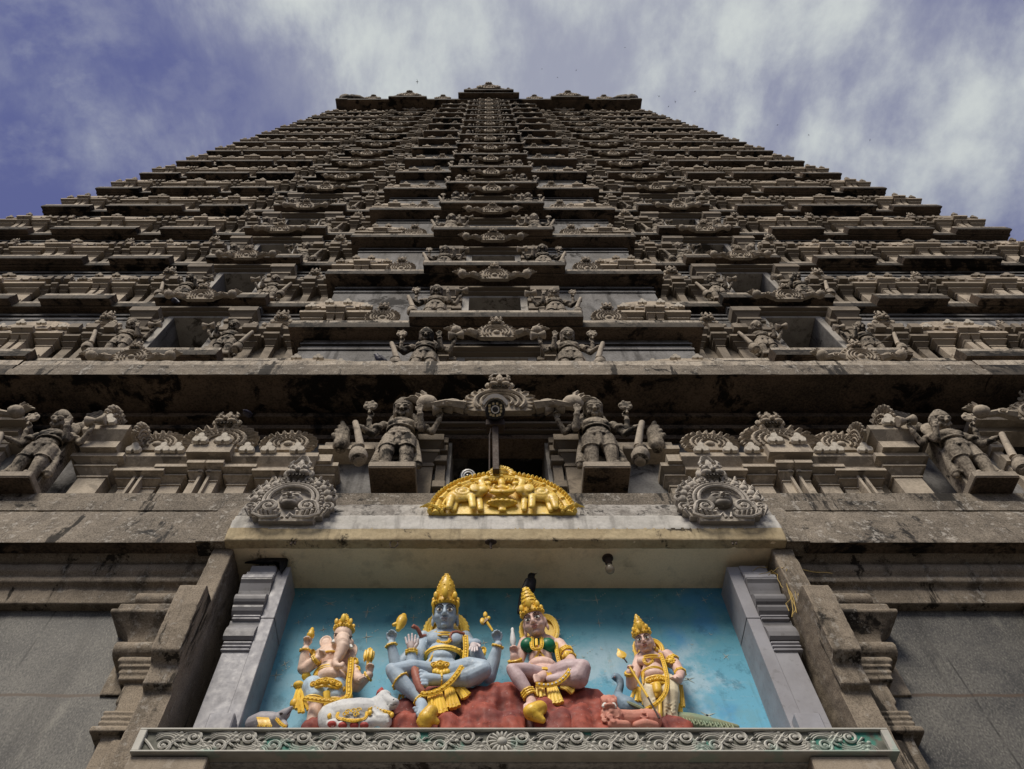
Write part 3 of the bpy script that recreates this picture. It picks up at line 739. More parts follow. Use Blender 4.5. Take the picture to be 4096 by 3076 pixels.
def side_pil(sx):
    b=MB(); I=3.57
    def bx(x,y,z0,z1,bev=.012): 
        a,c=sorted((sx*I,sx*x)); b.box(a,c,y,6.78,z0,z1,bev=bev)
    def roll(x,y,z,r):
        pts=[(sx*I,y+r,z)]; 
        prof=[]
        for i in range(9):
            a=R(-90+180*i/8); prof.append((y+r-r*math.cos(a),z+r*math.sin(a)))
        prof+=[(6.78,z+r),(6.78,z-r)]
        a,c=sorted((sx*I,sx*x)); b.profile_x(prof,a,c)
    roll(4.32,6.44,8.40,.105)
    bx(4.42,6.40,8.13,8.24)
    bx(4.46,6.36,8.06,8.115,.01)
    # cavetto
    n=7
    for i in range(n):
        t=i/n; t2=(i+1)/n; f=lambda t:(1-math.cos(t*math.pi/2))
        a,c=sorted((sx*I,sx*(4.20+.25*f(t2)))); a2,c2=sorted((sx*I,sx*(4.20+.25*f(t))))
        b.frustum(a2,c2,6.55-.18*f(t),6.78,7.80+.26*t,a,c,6.55-.18*f(t2),6.78,7.80+.26*t2)
    roll(4.24,6.42,7.63,.105)
    bx(4.14,6.46,7.44,7.505); bx(4.11,6.48,7.38,7.43); bx(4.09,6.50,7.32,7.365); bx(4.07,6.52,7.25,7.31)
    bx(4.0,6.57,7.0,7.25); bx(3.97,6.57,6.9,7.0)
    for z in(6.84,6.78,6.72): bx(4.05,6.53,z,z+.045,.015)
    bx(4.09,6.52,6.63,6.70)
    bx(3.98,6.60,0,6.63); 
    a,c=sorted((sx*3.72,sx*3.84)); b.box(a,c,6.575,6.61,0,6.58,bev=.01)
    a,c=sorted((sx*4.0,sx*4.3)); b.box(a,c,6.715,6.78,7.22,8.2)
    o=T(b,'side_pilaster',M['brown'],smooth=35); o.data=roughen(o.data,.0145,.004); return o
for sx in(-1,1):
    front_pil(sx); side_pil(sx)
    c=MB(); c.box(sx*6.28,sx*7.9,6.5,6.9,0,8.0,bev=.03); c.box(sx*6.22,sx*7.96,6.44,6.9,8.0,8.47,bev=.03); T(c,'bay_pier',M['brown'])
# ---- niche with the painted mural
b=MB()
b.mi=0; b.box(-3.38,3.38,6.18,7.3,9.075,9.2)            # cream soffit
b.mi=1; b.box(-3.37,-2.66,7.05,7.3,6.3,9.075); b.box(2.78,3.37,7.05,7.3,6.3,9.075)
b.box(-3.365,-3.345,6.5,7.2,6.3,9.07); b.box(3.345,3.365,6.5,7.2,6.3,9.07)
b.mi=2; b.box(-3.36,3.36,6.2,7.2,6.05,6.288)
niche=T(b,'niche',[M['cream'],M['greyside'],M['ledge']])
def N_(mb,name,mats,smooth=None):
    o=mb.build(name,mats,None,smooth); o.parent=niche; o.matrix_parent_inverse=TINV; 
    o.matrix_parent_inverse=Matrix.Identity(4); return o
# niche itself is parented with inverse so its own matrix is identity in world terms
b=MB(); b.box(-2.76,2.88,6.95,7.05,6.28,9.073)
b.mi=1
rs=random.Random(5)
stars=[(936,2007+40),]
for (X,Y,s_) in [(1133,572,1.2),(1340,618,1.),(1097,716,.9),(1335,758,1.1),(960,675,.9),(885,905,.8),(835,968,1.),(1585,540,.9),(1595,650,.9),(1600,560,.5),(2120,530,.8),(1985,790,.9),(1220,600,.4),(1165,560,.35),(1365,600,.35),(930,552,.5),(920,1030,.6),(1100,790,.5),(1290,700,.5)]:
    p=at(500+X/1.3825,2000+Y/1.3825,6.945); stars.append((p.x,p.z,s_))
for (X,Y,s_) in [(535,553,1.1),(315,665,1.),(548,680,.9),(390,810,1.),(800,690,1.2),(1130,553,.9),(985,523,.7),(560,825,.6),(1040,990,1.2),(1145,1190,1.5),(45,530,.7),(640,590,.4),(575,660,.3),(1060,800,.5),(1250,865,.7),(350,790,.6),(460,870,.5),(835,560,.5),(1165,745,.6),(920,820,.5)]:
    p=at(2000+X/1.3825,2000+Y/1.3825,6.945); stars.append((p.x,p.z,s_))
for s_ in stars[1:]:
    x,z,k=s_; k*=.062; a0=rs.uniform(0,.6)
    for i in range(4 if k>.04 else 2):
        a=a0+i*math.pi/2+ (math.pi/4 if i%2 and k>.07 else 0); c,sn=math.cos(a)*k,math.sin(a)*k
        l=rs.uniform(.7,1.3)
        b.add([(x-sn*.13,6.946,z+c*.13),(x+c*l,6.946,z+sn*l*1.3),(x+sn*.13,6.946,z-c*.13)],[(0,1,2)])
    if rs.random()<.5:
        for q in range(3): b.ell((x+.06+q*.03,6.949,z+.07+q*.025),(.007,.004,.008),u=6,w=4)
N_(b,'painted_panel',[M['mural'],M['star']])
def grey_pil(sx):
    b=MB(); I=2.63 if sx<0 else 2.78
    def bx(x0,x1,y,z0,z1,bev=.01):
        a,c=sorted((sx*(I+x0),sx*(I+x1))); b.box(a,c,y,7.05,z0,z1,bev=bev)
    bx(0,.15,6.50,6.28,8.97,.006); bx(.15,.45 if sx<0 else .41,6.515,6.28,7.62,.006)
    bx(.0,.155,6.492,8.10,8.125,.003)
    bx(.15,.45,6.53,7.62,8.97)
    def prof(pts,x1):
        a,c=sorted((sx*(I+.15),sx*(I+x1))); b.profile_x(pts+[(7.0,pts[-1][1]),(7.0,pts[0][1])],a,c)
    for z in(7.62,7.67,7.72): bx(.15,.47,6.49,z,z+.035,.01)
    prof([(6.49,7.77),(6.46,7.80),(6.455,7.86),(6.47,7.93),(6.51,8.0),(6.50,8.06)],.485)
    for z in(8.06,8.10): bx(.15,.47,6.47,z,z+.03,.008)
    prof([(6.50,8.14),(6.46,8.18),(6.44,8.22),(6.44,8.25)],.50)
    prof([(6.50,8.26)]+[(6.51-.10*math.cos(R(a)),8.36+.095*math.sin(R(a))) for a in range(-80,81,20)],.51)
    prof([(6.50,8.47),(6.485,8.53),(6.45,8.62),(6.42,8.66),(6.42,8.68)],.52)
    bx(.15,.53,6.43,8.69,8.76); bx(.15,.505,6.46,8.76,8.84); bx(.15,.485,6.48,8.84,8.97)
    a,c=sorted((sx*(I+.02),sx*(I+.27))); b.box(a,c,6.36,6.5,6.28,6.72,bev=.012)
    return N_(b,'grey_pilaster',M['lav'],35)
for sx in(-1,1): grey_pil(sx)
# carved frieze along the sill
b=MB(); FX0,FX1=-3.33,3.43
b.mi=1
b.box(FX0,FX1,6.10,6.22,6.08,6.385); b.mi=0; b.box(FX0-.02,FX1+.02,6.06,6.2,6.385,6.415,bev=.006); b.box(FX0-.02,FX1+.02,6.05,6.2,6.06,6.09,bev=.006)
b.box(FX0-.02,FX0+.05,6.058,6.2,6.09,6.385,bev=.006); b.box(FX1-.05,FX1+.02,6.058,6.2,6.09,6.385,bev=.006)
cz=6.237; x=FX0+.24; per=.265; xc=-.06; i=0
def leafy(x,up):
    z0=cz-.09*up; y=6.095
    spiral(b,x,cz-.045*up,.075,1.35,-100*up,y-.006,.016,up,18,5,lead=[(x-.22,cz+.07*up),(x-.14,cz-.02*up),(x-.07,cz-.10*up)])
    for k in range(4):
        r=.085+.022*k; b.tube(arcpts(x+.0,cz-.02*up,r*1.15,r*up*.95,30,150-8*k,9,y-.004),[.005,.009,.012,.013,.013,.012,.010,.008,.005],5)
    for k in range(3):
        b.ell((x+.12+.02*k,y-.006,cz+up*(.10-.045*k)),(.022,.016,.018),u=7,w=5)
        b.tube([(x+.05,y,cz+.02*up),(x+.10+.01*k,y-.01,cz+up*(.06-.05*k)),(x+.145,y,cz+up*(.07-.06*k))],[.006,.012,.005],5)
    for k in range(4):
        r=.03+.017*k; b.tube(arcpts(x+.135,cz+.11*up,r*1.1,-r*up,20,160,8,y-.004),[.004,.007,.009,.009,.009,.008,.006,.004],5)
    for k in range(3): b.tube(arcpts(x-.02,cz+.135*up,(.03+.016*k)*1.2,-(.03+.016*k)*up,30,150,7,y-.003),.007,5)
    b.tube([(x-.16,y,cz-.10*up),(x-.10,y-.008,cz-.125*up),(x-.02,y,cz-.12*up),(x+.06,y,cz-.125*up)],[.006,.012,.010,.004],5)
while x<FX1-.15:
    if abs(x-xc)>.17:
        leafy(x,1 if i%2==0 else -1)
    i+=1; x+=per*.93
for k in range(16):
    a=2*math.pi*k/16; b.ell((xc+.085*math.cos(a),6.09,cz+.085*math.sin(a)),(.048,.022,.016),rot=Matrix.Rotation(-a,3,'Y'),u=8,w=5)
b.ell((xc,6.08,cz),(.045,.03,.045)); b.tube([(xc+.135*math.cos(R(a)),6.095,cz+.135*math.sin(R(a))) for a in range(0,360,20)],.010,5,closed=True)
b.v=[(x,y,cz+max(-.142,min(.142,(z-cz)*1.28)) if (y<6.1 and FX0+.06<x<FX1-.06 and abs(z-cz)<.14 and y>6.062) else z) for x,y,z in b.v]; b.v=[(x,y,6.06+(z-6.06)*.72) for x,y,z in b.v]
N_(b,'carved_frieze',[M['frieze'],M['friezeback']],40)
# below the sill
b=MB(); b.box(-3.34,3.34,6.30,7.2,5.9,6.055); b.box(-3.34,3.34,6.62,7.3,0,5.9)
T(b,'door_lintel_wall',M['brown'])
for sx in(-1,1):
    b=MB(); b.box(sx*2.66,sx*3.36,6.10,6.7,5.6,6.052,bev=.01); b.box(sx*2.72,sx*3.38,6.24,6.7,4.9,5.55,bev=.02); b.box(sx*2.72,sx*3.38,6.3,6.7,0,4.9); T(b,'corbel_block',M['brown'])
# ---- canopy over the niche
can=[(6.16,9.07),(6.145,9.255),(6.14,9.27),(6.165,9.56),(6.185,9.575),(6.22,9.75),(6.30,9.96),(6.40,10.10),(7.2,10.10),(7.2,9.21),(6.3,9.21),(6.3,9.07)]
b=MB(); b.profile_x(can,-3.44,3.52,ms=[0,0,1,2,2,2,2,2,0,0,0,0])
b.mi=0; canopy=T(b,'niche_canopy',[M['creamfascia'],M['whiteband'],M['weathered']],smooth=30); canopy.data=roughen(canopy.data,.018,.006,6.)
for sx in(-1,1):
    b=MB(); x0=3.44 if sx<0 else 3.52
    c,d=sorted((sx*x0,sx*3.80)); b.profile_x([(6.185,9.075),(6.19,9.42),(6.25,9.45),(6.28,9.72),(6.385,10.0),(7.2,10.0),(7.2,9.075)],c,d)
    T(b,'canopy_end_block',M['kapota'])
# ---- gilded arched panel with seated figure and elephants
A0=at(1712,2058,6.12); gx=(at(1712,2058,6.12).x+at(2306,2055,6.12).x)/2; gz=9.565; GW=1.90; GH=.85
b=MB(); n=33
prof=[(GW/2*math.cos(math.pi*i/(n-1))*(1 if .0<i else 1),GH*.93*math.sin(math.pi*i/(n-1))) for i in range(n)]
b.poly_y(prof,.0,.10)
sc=lambda k,zk,y,m=41:[(GW/2*k*math.cos(math.pi*i/(m-1)),y,GH*zk*math.sin(math.pi*i/(m-1))) for i in range(m)]
b.tube(sc(.90,.84,-.01),.045,7); b.tube(sc(.82,.765,-.03),.030,6); b.tube(sc(.955,.90,.0),.03,6)
m=47
for i in range(m):
    a=math.pi*(i+.5)/m; 
    if abs(a-math.pi/2)<.15: continue
    c,s_=math.cos(a),math.sin(a); q=Matrix.Rotation(math.pi/2-a,3,'Y')
    b.ell((GW/2*.985*c,-.02,GH*.945*s_),(.029,.05,.036),rot=q,u=8,w=6)
    b.ell((GW/2*.975*c+.008,-.06,GH*.94*s_),(.014,.02,.016),u=6,w=4)
for i in range(60):
    a=math.pi*(i+.5)/60; c,s_=math.cos(a),math.sin(a)
    b.tube([(GW/2*.79*c,-.05,GH*.74*s_),(GW/2*.83*c+.02,-.062,GH*.775*s_)],.010,4)
for i in range(13):
    a=math.pi*(i+.5)/13; b.ell((GW/2*.90*math.cos(a),-.05,GH*.84*math.sin(a)),(.035,.03,.028),u=7,w=5)
for sx in(-1,1):
    for k in range(6):
        b.tube([(sx*(GW/2*.80),-.04,.02),(sx*(GW/2*(.86+.03*k)),-.06,.03+.03*k*(1-.08*k)),(sx*(GW/2*(.90+.045*k)),-.03,.02+.045*k*(1-.12*k)*.8)],[.012,.022,.008],5)
    spiral(b,sx*GW/2*.83,.07,.055,1.2,90,-.05,.016,sx,12,5)
c=MB(); 
for i in range(13):
    a=R(-30+240*i/12); c.ell((.145*math.cos(a),-.02,.02+.105*math.sin(a)),(.022,.04,.05),rot=Matrix.Rotation(math.pi/2-a,3,'Y'),u=6,w=5)
c.ell((0,-.03,.02),(.11,.05,.07),u=14,w=8); c.tube([(.08*math.cos(t*.35),-.075,.04+.03*math.sin(t*.35)) for t in range(18)],.010,5,closed=True)
for i in range(6): c.tube([(-.05+.02*i,-.085,.03),(-.045+.02*i,-.085,.055)],.008,4)
for i in range(7): c.ell((-.09+.03*i,-.02,.135+.012*(3-abs(i-3))),(.022,.03,.028),u=6,w=4)
b.add([(v[0],v[1],v[2]+GH*.93) for v in c.v],c.f)
gold_panel=b.build('gilded_arch_panel',M['goldworn'],None,45,(gx,6.14,gz)); gold_panel.rotation_euler[0]=R(3)
gold_panel.parent=tower; gold_panel.matrix_parent_inverse=TINV
def gold_elephant(sx):
    b=MB(); X=lambda x,y,z:(x*sx,y,z); e=lambda c,r:b.ell(X(*c),r,u=10,w=7)
    e((.52,-.07,.31),(.19,.09,.125)); e((.33,-.10,.37),(.12,.10,.125)); e((.62,-.06,.28),(.12,.08,.13))
    for x,y,w in((.66,-.11,.055),(.60,-.03,.05),(.40,-.12,.055),(.30,-.05,.05)): b.chain([X(x,y,.25),X(x+(.03 if x>.5 else -.02),y-.01,.03)],[w,w*.85],8)
    b.chain([X(.27,-.12,.36),X(.24,-.12,.46),X(.28,-.12,.56),X(.25,-.12,.64),X(.20,-.13,.64)],[.075,.06,.05,.042,.035],8)
    e((.25,-.14,.37),(.085,.08,.09)); b.chain([X(.24,-.15,.33),X(.17,-.18,.36)],[.025,.012],6); e((.36,-.19,.38),(.075,.03,.09))
    b.tube([X(.52+.09*math.cos(t*.4),-.155,.35+.07*math.sin(t*.4)) for t in range(16)],.012,5,closed=True); e((.52,-.14,.35),(.05,.04,.04))
    b.tube([X(.68,-.10,.32),X(.73,-.12,.22),X(.72,-.12,.12)],[.015,.012,.018],5)
    me=sculpt(b,'elephant_relief',[M['goldworn']],.013,1); o=put('elephant_relief',me,gold_panel,(0,.0,.02),(1,.62,.96)); return o
gold_elephant(1); gold_elephant(-1)
b=MB(); e=lambda c,r:b.ell(c,r,u=12,w=8)
b.lathe([(.05,0),(.06,.02),(.045,.05),(.08,.08),(.19,.13),(.195,.15),(.10,.16)],(0,-.05,0),20,sy=.45); b.lathe([(.09,.15),(.15,.19),(.16,.22),(.10,.24)],(0,-.06,0),18,sy=.5)
for k in range(9): b.ell((.175*math.cos(math.pi*k/8),-.06-.08*math.sin(math.pi*k/8),.145),(.035,.03,.03),u=8,w=5)
e((0,-.10,.33),(.075,.06,.10)); e((0,-.12,.40),(.09,.06,.05)); e((0,-.13,.49),(.052,.055,.065)); b.lathe([(.055,0),(.06,.02),(.04,.05),(.03,.075),(.008,.10)],(0,-.12,.53),12)
for sx in(-1,1):
    b.chain([(0,-.13,.26),(sx*.12,-.19,.28),(sx*.02,-.22,.25)],[.055,.05,.035],8); b.chain([(sx*.08,-.12,.41),(sx*.15,-.13,.33),(sx*.18,-.16,.42)],[.032,.028,.022],8)
    e((sx*.18,-.17,.46),(.045,.035,.035)); b.chain([(sx*.08,-.14,.40),(sx*.11,-.2,.33),(sx*.10,-.23,.38)],[.03,.026,.02],8); e((sx*.19,-.15,.50),(.05,.03,.03))
me=sculpt(b,'seated_relief_figure',[M['gold']],.011,1); put('seated_relief_figure',me,gold_panel,(0,.0,.02),(1,.65,1.0))
# ---- big mouldy medallions standing on the canopy
def medallion():
    b=MB(); s=1.1; cz=.42
    pts=[]
    n=41
    for i in range(n):
        a=R(-60+300*i/(n-1)); r=.50+(.03 if i%2 else -.02)
        pts.append((r*1.02*math.cos(a),max(0.0,cz+r*.92*math.sin(a))))
    b.poly_y(pts,-.06,.06)
    b.tube(arcpts(0,cz-.02,.335,.315,-25,205,25,-.11),.022,6); b.tube(arcpts(0,cz-.02,.275,.26,-25,205,23,-.12),.024,6)
    for i in range(26):
        a=R(-30+240*i/25); b.ell((.385*math.cos(a),-.10,cz-.02+.36*math.sin(a)),(.028,.03,.026),u=7,w=5)
    # face
    b.ell((0,-.09,cz-.02),(.15,.09,.15),u=14,w=10); b.ell((0,-.13,cz-.11),(.10,.06,.05),u=10,w=6)
    b.tube([(0,-.175,cz+.04),(0,-.215,cz-.05)],[.016,.03],7)
    for sx in(-1,1):
        b.tube(arcpts(sx*.065,cz+.025,.055,.03,10,170,7,-.172),.009,5); b.ell((sx*.065,-.165,cz+.005),(.045,.022,.018),u=8,w=5)
        b.tube([(sx*.005,-.195,cz-.075),(sx*.05,-.19,cz-.065),(sx*.085,-.17,cz-.045)],[.016,.011,.004],5)
        # big scrolls under the face
        spiral(b,sx*.235,.235,.12,1.5,90-sx*90,-.13,.030,sx,22,6,lead=[(sx*.03,.02),(sx*.05,.10),(sx*.10,.04),(sx*.28,.03),(sx*.40,.10)])
        spiral(b,sx*.47,.30,.075,1.2,-60 if sx>0 else 240,-.08,.020,sx,16,5)
        for k in range(7):
            t=k/6; b.tube([(sx*(.12+.33*t),-.10,.07+.02*t),(sx*(.14+.36*t),-.14,.12+.05*t),(sx*(.11+.36*t),-.12,.17+.06*t)],[.012,.022,.014],5); b.ell((sx*(.11+.36*t),-.13,.18+.06*t),(.024,.025,.02),u=6,w=5)
        # flame leaves up the side
        for k in range(6):
            a=R(10+15*k) if sx>0 else R(170-15*k); x,z=.47*math.cos(a),cz+.46*math.sin(a)
            spiral(b,x*1.06,z,.07,1.1,math.degrees(a)-90*sx,-.06,.020,sx,12,5)
            b.ell((x*1.0,-.05,z-.03),(.06,.06,.07),u=7,w=5)
            for q in range(3): b.tube([(x*.9,-.07,z-.03),(x*1.1,-.10,z+.02+.03*q),(x*(1.16-.03*q),-.07,z+.03+.045*q)],[.010,.017,.006],4)
    lion_face(b,0,.90,.42,-.10)
    for k in range(5): b.tube(arcpts(0,1.20+.025*k,.10-.012*k,.035,0,180,7,-.10),.014,5)
    for sx in(-1,1): spiral(b,sx*.16,.80,.065,1.1,90,-.11,.02,sx,14,5)
    return b.mesh('medallion_ornament',M['carvedark'],40)
mme=medallion()
for px,k in((1140,1.),(2912,1.)):
    p=at(px,2105,6.12); o=P('medallion_ornament',mme,tower,(p.x,6.14,9.30),(1.04,1.04,.96)); o.rotation_euler[0]=R(5)
# ------------------------------------------------------------------ upper storeys
NST=15
def geom(j):
    if j==0: return 13.2,6.0
    return 16.3+3.87*(j-1), 6.26+.235*(j-1)
def halfw(j):
    return 18.2 if j<=4 else 18.2-(18.2-14.3)*(j-4)/11.
pav={2:make_pavilion(1.5,2).mesh('pavilion',[M['pavstone'],M['kudu']],30),1:make_pavilion(1.5,2).mesh('pavilion',[M['pavstone'],M['carve']],30),0:make_pavilion(1.5,1).mesh('pavilion',[M['pavstone'],M['carve']],30)}
colo=make_colonnade(1.6,1).mesh('colonnade',M['tower'],None)
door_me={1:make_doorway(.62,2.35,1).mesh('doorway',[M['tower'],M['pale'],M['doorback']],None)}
def fanmesh(det,face,nm,mat='carve'):
    b=MB(); fan(b,1.0,det,face); return b.mesh(nm,M[mat],40)
fanA=fanmesh(2,True,'gable_ornament'); fanB=fanmesh(2,False,'gable_ornament'); fanC=fanmesh(1,True,'gable_ornament'); fanD=fanmesh(1,False,'gable_ornament')
gab={1:make_gable(1.9,2).mesh('lintel_crest',M['carve'],40),0:make_gable(1.9,1).mesh('lintel_crest',M['carve'],40)}
def disc_lamp():
    b=MB(); b.tube([(0,0,.0),(0,0,.55)],.012,5); b.ell((0,0,.63),(.095,.05,.095),u=10,w=7); return b.mesh('bulb_lamp',M['bulb'],40)
lamp_me=disc_lamp()
# statues
sculpted={}
for mir in(0,1):
    b_,m_,d_,w_=statue_parts(mir,True)
    bodies=sculpt(b_,'body',[M['carve']],.0165,1); mace=m_.mesh('mace',M['carve'],40); drum=d_.mesh('drum',M['carve'],40); wheel=w_.mesh('lotus_wheel',M['carve'],40)
    pl=MB(); pl.box(-.40,.40,-.30,.55,-.16,0,bev=.02); pl.mi=1; pl.box(-.385,.385,-.285,.55,-.175,-.16)
    plm=pl.mesh('plinth',[M['slab'],M['soffit']])
    # one-piece version for the higher, smaller repeats
    b_,m_,d_,w_=statue_parts(mir,False)
    for q in(m_,d_,w_): b_.add(q.v,q.f)
    low=sculpt(b_,'guardian_low',[M['carve']],.034,1)
    nb=len(low.vertices); vs=[tuple(v.co) for v in low.vertices]; fs=[tuple(p.vertices) for p in low.polygons]
    mb=MB(); mb.add(vs,fs); mb.box(-.40,.40,-.30,.55,-.16,0); mb.mi=1; mb.box(-.385,.385,-.285,.55,-.18,-.161)
    lowm=mb.mesh('guardian_statue',[M['carve'],M['soffit']],50)
    sculpted[mir]=(bodies,mace,drum,wheel,plm,lowm)
ORD=['','second','third','fourth','fifth','sixth','seventh','eighth','ninth','tenth','eleventh','twelfth','thirteenth','fourteenth','fifteenth','topmost','topmost']
def guardian(loc,scale,mir,parts,label,plinth=True,rz=0,sz=1.,lean=4):
    body,mace,drum,wheel,plm,low=sculpted[mir]
    if parts:
        o=empty('guardian_statue',loc)
        for nm,me in(('body',body),('mace',mace),('drum',drum),('lotus_wheel',wheel))+((('plinth',plm),) if plinth else ()):
            put(nm,me,o)
    else:
        o=put('guardian_statue',low,None,loc)
    o.scale=(scale,scale,scale*sz); o.rotation_euler[2]=rz; o.rotation_euler[0]=R(lean)
    tag(o,label,'statue','carved guardian statues beside the tower doorways'); return o
def cornice(st,j,segs,zb,hgt,yb,name='cornice'):
    b=MB()
    for (x0,x1,yf,dz) in segs:
        z=zb+dz
        q=hgt/.42; pr=[(yf,z),(yf,z+.15*q),(yf+.014,z+.16*q),(yf+.016,z+.27*q),(yf+.032,z+.285*q),(yf+.036,z+hgt),(yb,z+hgt),(yb,z+.07),(yf+.55,z+.055),(yf+.10,z+.04),(yf+.06,z+.004)]
        b.profile_x(pr,x0,x1,ms=[0,0,0,0,2,2,0,1,1,1,1])
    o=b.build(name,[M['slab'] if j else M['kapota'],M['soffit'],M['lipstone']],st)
    if j==0: o.data=roughen(o.data,.03,.012,4.)
    return o
for j in range(0,NST+1):
    zb,Dc=geom(j); W=halfw(j); s=1-.006*j; hgt=.62 if j==0 else .42
    zf=zb+hgt+(.0 if j else .06); znext=geom(j+1)[0] if j<NST else 74.45
    H=znext-zf+.35; fine=1 if j<4 else 0
    bk=.0 if j==0 else .16; sb_=0 if j<3 else .12 if j<6 else .3; Yc,Ys,Yr,Yk=Dc+.82,Dc+1.36+sb_,Dc+1.56,Dc+2.75+bk
    # --- wall of the storey with real door openings
    b=MB(); dh=2.72 if j else 1.6
    c0=4.05*s; sb0,sb1=6.05*s,8.85*s; sx_d=7.45*s; hd=.63*s
    def wallrow(x0,x1,y,holes):
        xs=[x0]
        for (h0,h1) in holes: xs+= [h0,h1]
        xs.append(x1)
        for i in range(0,len(xs),2): b.box(xs[i],xs[i+1],y,Yk+.1,zf,zf+H)
        for (h0,h1) in holes: b.box(h0,h1,y,Yk+.1,zf+dh,zf+H)
        b.box(x0-.02,x1+.02,y-.03,y+.1,zf+H-.80,zf+H-.72)
        b.box(x0-.02,x1+.02,y-.05,y+.1,zf+H-.58,zf+H-.52)
    wallrow(-c0,c0,Yc,[(-hd,hd)])
    for sg in(-1,1):
        a,c=sorted((sg*sb0,sg*sb1)); wallrow(a,c,Ys,[tuple(sorted((sg*(sx_d-hd),sg*(sx_d+hd))))])
        a,c=sorted((sg*c0,sg*sb0)); wallrow(a+.001,c-.001,Yr,[])
        a,c=sorted((sg*sb1,sg*(W-.25))); wallrow(a+.001,c,Yr,[])
    for sg in(-1,1):
        for z0,dw in((1.35,.22),(1.62,.12),(2.25,.34)):
            a,c=sorted((sg*(W-1.9),sg*(W-dw))); b.box(a,c,Dc+1.30,Yk,zf+z0*min(1,H/3.4),zf+z0*min(1,H/3.4)+.14)
    b.box(-W+.2,W-.2,Yk+.1,Yk+14-.25*j,zf-.3,zf+H)
    st=b.build('storey',M['wall'])
    st.parent=tower; st.matrix_parent_inverse=TINV
    # --- outer bays
    K=11.0*s; C=W-.95; gap=C-K
    Sx=(K+C)/2; Sh=min(1.5,gap/2-1.15)
    if j==0: segs=[(-8.4,8.4,6.0,0)]; [cornice(st,.5,[sg_],zb,hgt,Yk+1) for sg_ in((-19,-8.4,6.0,0),(8.4,19,6.0,0))]
    else:
        f_s,f_r,f_k=Dc+.87,Dc+1.12,Dc+.90
        segs=[(-W,W,f_r,0),(-4.36*s,4.36*s,Dc+.23,.004),(-1.82*s,1.82*s,Dc,.008)]
        for sg in(-1,1):
            for (c_,h_,y_) in((7.45*s,1.46*s,f_s),(K,.92,f_k),(C,.95,f_k+.02))+(((Sx,Sh,f_k),) if Sh>.35 else ()):
                segs.append((sg*c_-h_,sg*c_+h_,y_,.004))
    cornice(st,j,segs,zb,hgt,Yk+1)
    vz=.60 if j==0 else .88
    pz=zf
    # pavilions
    pv=pav[2 if j<2 else fine]
    for sg in(-1,1):
        for (x,y,w) in((3.66*s,Dc+1.02+bk+(.22 if j==0 else 0),1.),(K,Dc+1.70,1.12),(C,Dc+1.66,1.15)):
            put('pavilion',pv,st,(sg*x,y,pz),(w*(.92+.08*s),1,vz))
        if Sh>.35:
            o=put('pavilion',pv,st,(sg*Sx,Dc+1.70,pz),(Sh*2/1.5*.97,1,vz))
        # colonnades and small gables in the recesses
        for (x0,x1) in((c0+.3,sb0),(sb1,K-.9),(K+.9,Sx-Sh if Sh>.35 else C-.9))+(((Sx+Sh,C-.9),) if Sh>.35 else ()):
            if x1-x0<.35: continue
            put('colonnade',colo,st,(sg*(x0+x1)/2,Yr-.02,pz),((x1-x0)/1.6,1,vz))
            if j>0: lean(put('gable_ornament',fanC,st,(sg*(x0+x1)/2,Yr-.2,pz+1.72*vz),min(1.05,(x1-x0)*.95)*(1+.12*math.sin(3.1*j+x0*5*sg))),12)
        for q_ in range(3): put('gable_ornament',fanD,st,(sg*(W-.12-.1*q_),Dc+1.5+1.3*q_,zf-.02),.8,R(90*sg))
        # small lotus fans each side of the central door
        if j>0: lean(put('gable_ornament',fanA if fine else fanC,st,(sg*2.5*s,Dc+.46,pz+.32),.82),8)
        if j==0: put('gable_ornament',fanC,st,(sg*2.45,Yc-.3,pz-.02),.5)
    # doorways with crest
    for (x,y) in((0,Yc),(-sx_d,Ys),(sx_d,Ys)):
        sc_=s*(dh/2.47)
        d=put('doorway',door_me[1],st,(x,y,zf),(s*1.02,1,(dh-.0)/2.35*.985))
        lean(put('lintel_crest',gab[fine],st,(x,y-.34,zf+dh*1.075),(s*.92,1,.8*(1+.06*math.sin(j*1.9+x)))),13)
        if 1<=j<=9 : put('bulb_lamp',lamp_me,st,(x-.02,y+.45,zf+1.0),1.0)
    # guardians
    row=('row just above the long dark cornice' if j==0 else 'topmost row of the tower' if j==NST else f'{ORD[j]} row above the long dark cornice')
    for (x,y,nm) in((0,Dc+.36+bk*.6,'central doorway'),(-sx_d,Dc+1.2+bk*.7+sb_,'left-hand doorway'),(sx_d,Dc+1.2+bk*.7+sb_,'right-hand doorway')):
        for mir in(0,1):
            sg=-1 if mir==0 else 1
            off=1.36*s if x==0 else 1.22*s
            guardian((x+sg*off,y,zf+(.28 if j else -.12)),.74*(.9+.1*s)*(1+.05*math.sin(j*2.3+x+mir*1.7)) if j else .76,mir,j<3,
                     f'carved stone guardian {"left" if sg<0 else "right"} of the {nm}, {row}',plinth=j>0)
